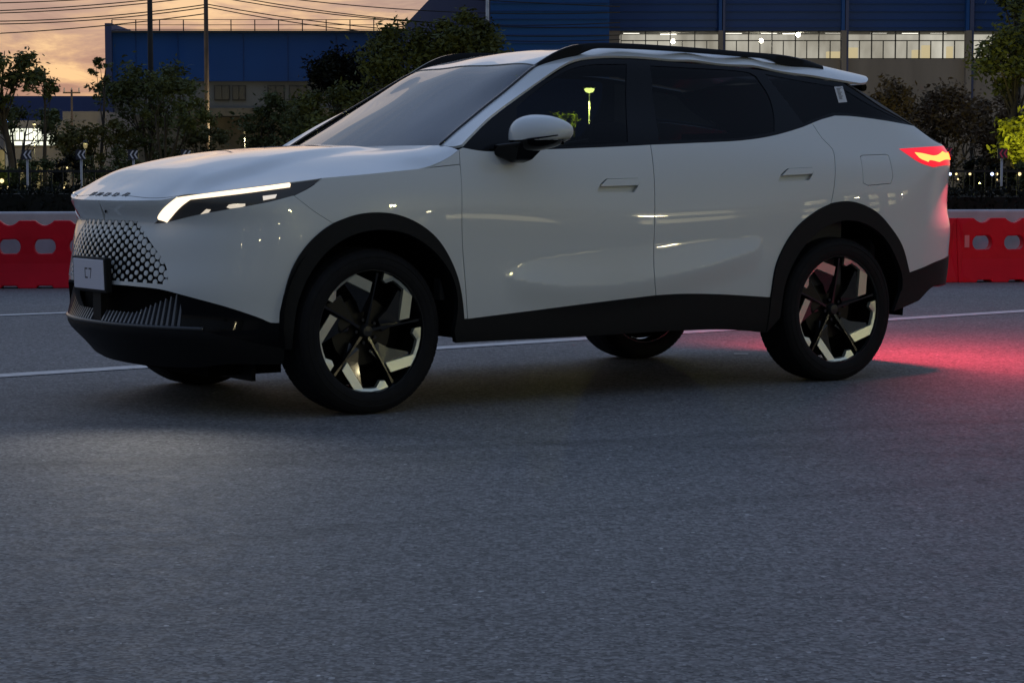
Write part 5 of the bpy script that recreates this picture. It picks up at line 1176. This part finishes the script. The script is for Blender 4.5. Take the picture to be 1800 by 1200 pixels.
def wire(p0, p1, sag, rad, label):
    a, b = p0, p1; pts = [tuple(a.lerp(b, t)-Vector((0, 0, sag*4*t*(1-t)))) for t in np.linspace(0, 1, 14)]
    mb = MB(); mb.tube(pts, rad, 5); o = mb.build('power_line', M['wire'], None, True); tag(o, label, 'cable', 'power lines across the sky'); return o
YW = 88
wl = 'power line running across the sunset sky at left'; wr = 'power line running from the brown pole over the warehouse roof'
for (wl, (a, b, s)) in zip(['power line at left, upper strand of the top pair', 'power line at left, lower strand of the top pair', 'power line at left, upper strand of the second pair', 'power line at left, lower strand of the second pair', 'power line in the very top left corner of the sky', 'lowest single power line at left, below both pairs'], (((-20, 20), (365, -12), .10), ((-20, 24), (365, -7), .12), ((-20, 38), (365, 8), .15), ((-20, 43), (365, 13), .15), ((-20, 6), (365, -19), .1), ((-20, 60), (365, 24), .1))):
    wire(at(a[0], a[1], YW), at(b[0], b[1], YW), s, .022, wl)
for (wr, (a, b, s)) in zip(['power line right of the brown pole, upper strand of the lowest pair', 'lowest power line right of the brown pole', 'power line right of the brown pole, upper strand of the top pair', 'power line right of the brown pole, lower strand of the top pair', 'power line entering the top of the frame above the pale windows', 'short power line crossing the slanted gable near the frame top'], (((365, 8), (1090, 62), .45), ((365, 13), (1090, 70), .5), ((365, -14), (1090, 48), .45), ((365, -8), (1090, 40), .5), ((365, -22), (1090, 22), .4), ((365, -34), (1090, 12), .1))):
    wire(at(a[0], a[1], YW), at(b[0], b[1], YW-1), s, .020, wr)
# lamps far behind the trees
def point(name, loc, c, e, r_=.1, parent=None):
    l = bpy.data.lights.new(name, 'POINT'); l.energy = e; l.color = c; l.shadow_soft_size = r_; o = bpy.data.objects.new(name, l); link(o, parent); o.location = loc; return o
M['lampwhite'] = emis('lamp_white', (1, .95, .8), 5); M['lampyellow'] = emis('lamp_yellow', (1.0, .92, .18), 30); M['lampblue'] = emis('lamp_blue', (.5, .6, 1.0), 4); M['lampfill'] = emis('lamp_fill', (1, .8, .4), .22); M['lampwarm'] = emis('lamp_warm', (1, .75, .35), 1.6)
def street_lamp(px, py, y, m, label, energy=0, lc=(1, .9, .4), head=.16, group=None, w=4, ball=False):
    c = at(px, py, y); e = empty('street_lamp', (c.x, y, 0), 0, label, 'street lamp', group)
    mb = MB(); mb.tube([(0, 0, 0), (0, 0, c.z-.04)], [w*y/FOC/2, w*y/FOC/2.6], 8); mb.build('post', M['fence' if m == 'lampfill' else 'galv'], e, True)
    mb = MB(); mb.lathe([(.0001, .06), (head*.6, .05), (head, 0), (head*.9, -.03), (.0001, -.035)], 16, 'Z', c=(0, 0, c.z+.05)); mb.build('lamp_hood', M['fence'], e, True)
    mb = MB(); mb.lathe([(.0001, .03), (head*.55, .025), (head*.85, .0), (head*.6, -.06), (.0001, -.085)], 16, 'Z', c=(0, 0, c.z)); mb.build('lamp_globe', M[m], e, True)
    if energy: point('lamp_light', (0, 0, c.z-.25), lc, energy, .12, e)
    return e
street_lamp(1036, 157, 46, 'lampyellow', 'glowing yellow street lamp seen through the front side window', 500, (1, .95, .15), .13, w=3.4)
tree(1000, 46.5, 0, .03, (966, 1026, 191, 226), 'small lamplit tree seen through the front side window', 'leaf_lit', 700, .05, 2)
street_lamp(1749, 235, 70, 'lampwhite', 'small white lamp glowing behind the bushes at right', 40, (1, .95, .6), .09, w=2)
o = point('lamp_light', at(1806, 240, 48.5), (1, .9, .15), 100, .2); o.parent = None
lampy = street_lamp(1832, 232, 48.5, 'lampyellow', 'yellow lamp lighting the bush at the right edge', 0, w=3)
o.parent = lampy; o.location = at(1806, 240, 48.5)-Vector(lampy.location)
def bulb(px, py, y, m, s, label, cat='lamp'):
    c = at(px, py, y); e = empty('ground_lamp', (c.x, y, 0), 0, label, cat, 'small lamps glimmering through the planting')
    mb = MB(); s *= .8; mb.lathe([(.0001, s), (s*.8, s*.6), (s, 0), (s*.8, -s*.6), (.0001, -s)], 10, 'Z', c=(0, 0, c.z)); mb.build('bulb', M[m], e, True)
    mb = MB(); mb.tube([(0, 0, 0), (0, 0, c.z-s)], s*.25, 5); mb.build('stem', M['fence'], e)
for i, (px, py, y, m, s, l) in enumerate([(1670, 306, 38, 'lampblue', .032, 'blue-white light just right of the tail light'), (1664, 313, 38, 'lampwhite', .018, 'tiny white light touching the car tail'), (1681, 306, 38.3, 'lampwarm', .026, 'warm glint right of the blue-white light'),
    (1684, 315, 38, 'lampwarm', .02, 'small warm glint low beside the red chevron post'), (1705, 306, 38, 'lampwarm', .028, 'warm light between the two red chevron signs'), (1722, 322, 38, 'lampyellow', .014, 'yellow glint low between the red chevron signs'),
    (1744, 306, 38, 'lampblue', .036, 'blue-white light left of the rightmost chevron post'), (1752, 306, 38.4, 'lampwarm', .034, 'warm light touching the rightmost chevron post'), (1752, 316, 38, 'lampwarm', .022, 'dim warm light under the rightmost chevron sign'), (1792, 306, 38, 'lampwarm', .04, 'warm light at the right photo edge'),
    (3, 318, 38, 'lampwarm', .05, 'warm light at the left photo edge behind the fence'), (14, 330, 38, 'lampwarm', .03, 'low warm light near the left edge'), (118, 295, 38, 'lampwarm', .02, 'thin warm light right of the second shrub'), (112, 330, 38, 'lampwarm', .03, 'warm light low behind the nose of the car')]):
    bulb(px, py, y, m, s, l)
M['lampglint'] = emis('lamp_far', (1, .86, .5), 160)
# street lamps across the road behind the camera: seen as glints in the paint
for i, (x, y, z, k) in enumerate([(46, 9, 5.2, 0), (47, 2, 5.6, 0), (44, -4, 5.0, 0), (45, -9, 5.4, 0), (43, -13.5, 6.4, 0), (44, -18, 5.0, 0), (41, -23, 5.6, 0), (38, -28, 5.0, 0), (30, -30, 6, 0), (20, -33, 5.4, 0), (6, -34, 5.6, 0), (-8, -30, 5.5, 0), (26, -4, 6.5, 1), (17, -15, 6.2, 1)]):
    e = empty('street_lamp', (x, y, 0), 0, 'street lamp mirrored as a glint in the paint of the doors', 'street lamp', 'street lamps mirrored in the car paint')
    mb = MB(); mb.tube([(0, 0, 0), (0, 0, z)], .05, 8); mb.build('post', M['galv'], e, True)
    mb = MB(); mb.lathe([(.0001, .12), (.22, .08), (.28, -.02), (.0001, -.12)], 14, 'Z', c=(0, 0, z)); mb.build('lamp_globe', M['lampglint'], e, True)
    if k: point('lamp_light', (0, 0, z-.3), (1.0, .97, .36), 460, .3, e)

for (px, py, y, e_, c_) in ((60, 250, 84, 600, (1, .85, .4)), (430, 262, 88, 500, (1, .85, .5)), (150, 285, 50, 110, (1, .85, .35)), (1640, 250, 80, 900, (1, .8, .4)), (1560, 200, 88, 600, (1, .85, .5))):  # added lamps, kept dim themselves, to brighten the trees and walls
    street_lamp(px, py-30, y, 'lampfill', 'added fill lamp brightening the trees and wall above %s' % {60: 'the first chevron sign', 430: 'the middle of the bonnet', 150: 'the second chevron sign', 1640: 'the tail light', 1560: 'the rear spoiler'}[px], e_, c_, .06, w=1.5)

# office block across the road at right, outside the frame, mirrored in the paint of the tail
M['officewin'] = litmat('office_lit', (.35, .30, .16), (1.5, 1.3, .8), 2.2, .12)
off = empty('office_block', (72, -20, 0), 0, 'dark office block with lit windows, mirrored in the rear wing of the car', 'building')
mb = MB(); mb.box((5, 0, 5.0), (10, 90, 10)); mb.build('wall', M['wallbrown'], off)
mb = MB(); mb.add([(-.1, -1.0, 0), (-.1, 1.0, 0), (-.1, 1.0, 1.5), (-.1, -1.0, 1.5)], [(0, 3, 2, 1)]); w = mb.build('window', M['officewin'], off); w.location = (0, -10, 1.6)
rr = random.Random(3)
for k in range(24, 51):
    fl, c_ = k % 3, k//3
    if rr.random() < .35: continue
    instance(w, off, (0, -40+c_*4.3, 1.6+fl*2.9))
M['leaf_far'] = M['leaf_dark']
for i, (x, y, h_) in enumerate([(34, 4, 5.5), (36, -7, 6), (33, -17, 5), (30, -24, 6.5), (12, -30, 6), (-4, -32, 5.5), (-16, -28, 6.5)]):
    e = empty('tree', (x, y, 0), 0, 'roadside tree mirrored as a dark band in the paint of the car', 'tree', 'roadside trees mirrored in the car paint')
    r3 = random.Random(i); V, F = leaves(1500, r3, lambda: (r3.gauss(0, 1.1), r3.gauss(0, 1.5), h_*.62+r3.gauss(0, h_*.17)), .14); mesh_obj('crown', V, F, M['leaf_dark'], e)
    mb = MB(); mb.tube([(0, 0, 0), (.1, 0, h_*.4), (0, .1, h_*.75)], [.12, .09, .03], 7); mb.build('trunk', M['bark'], e, True)
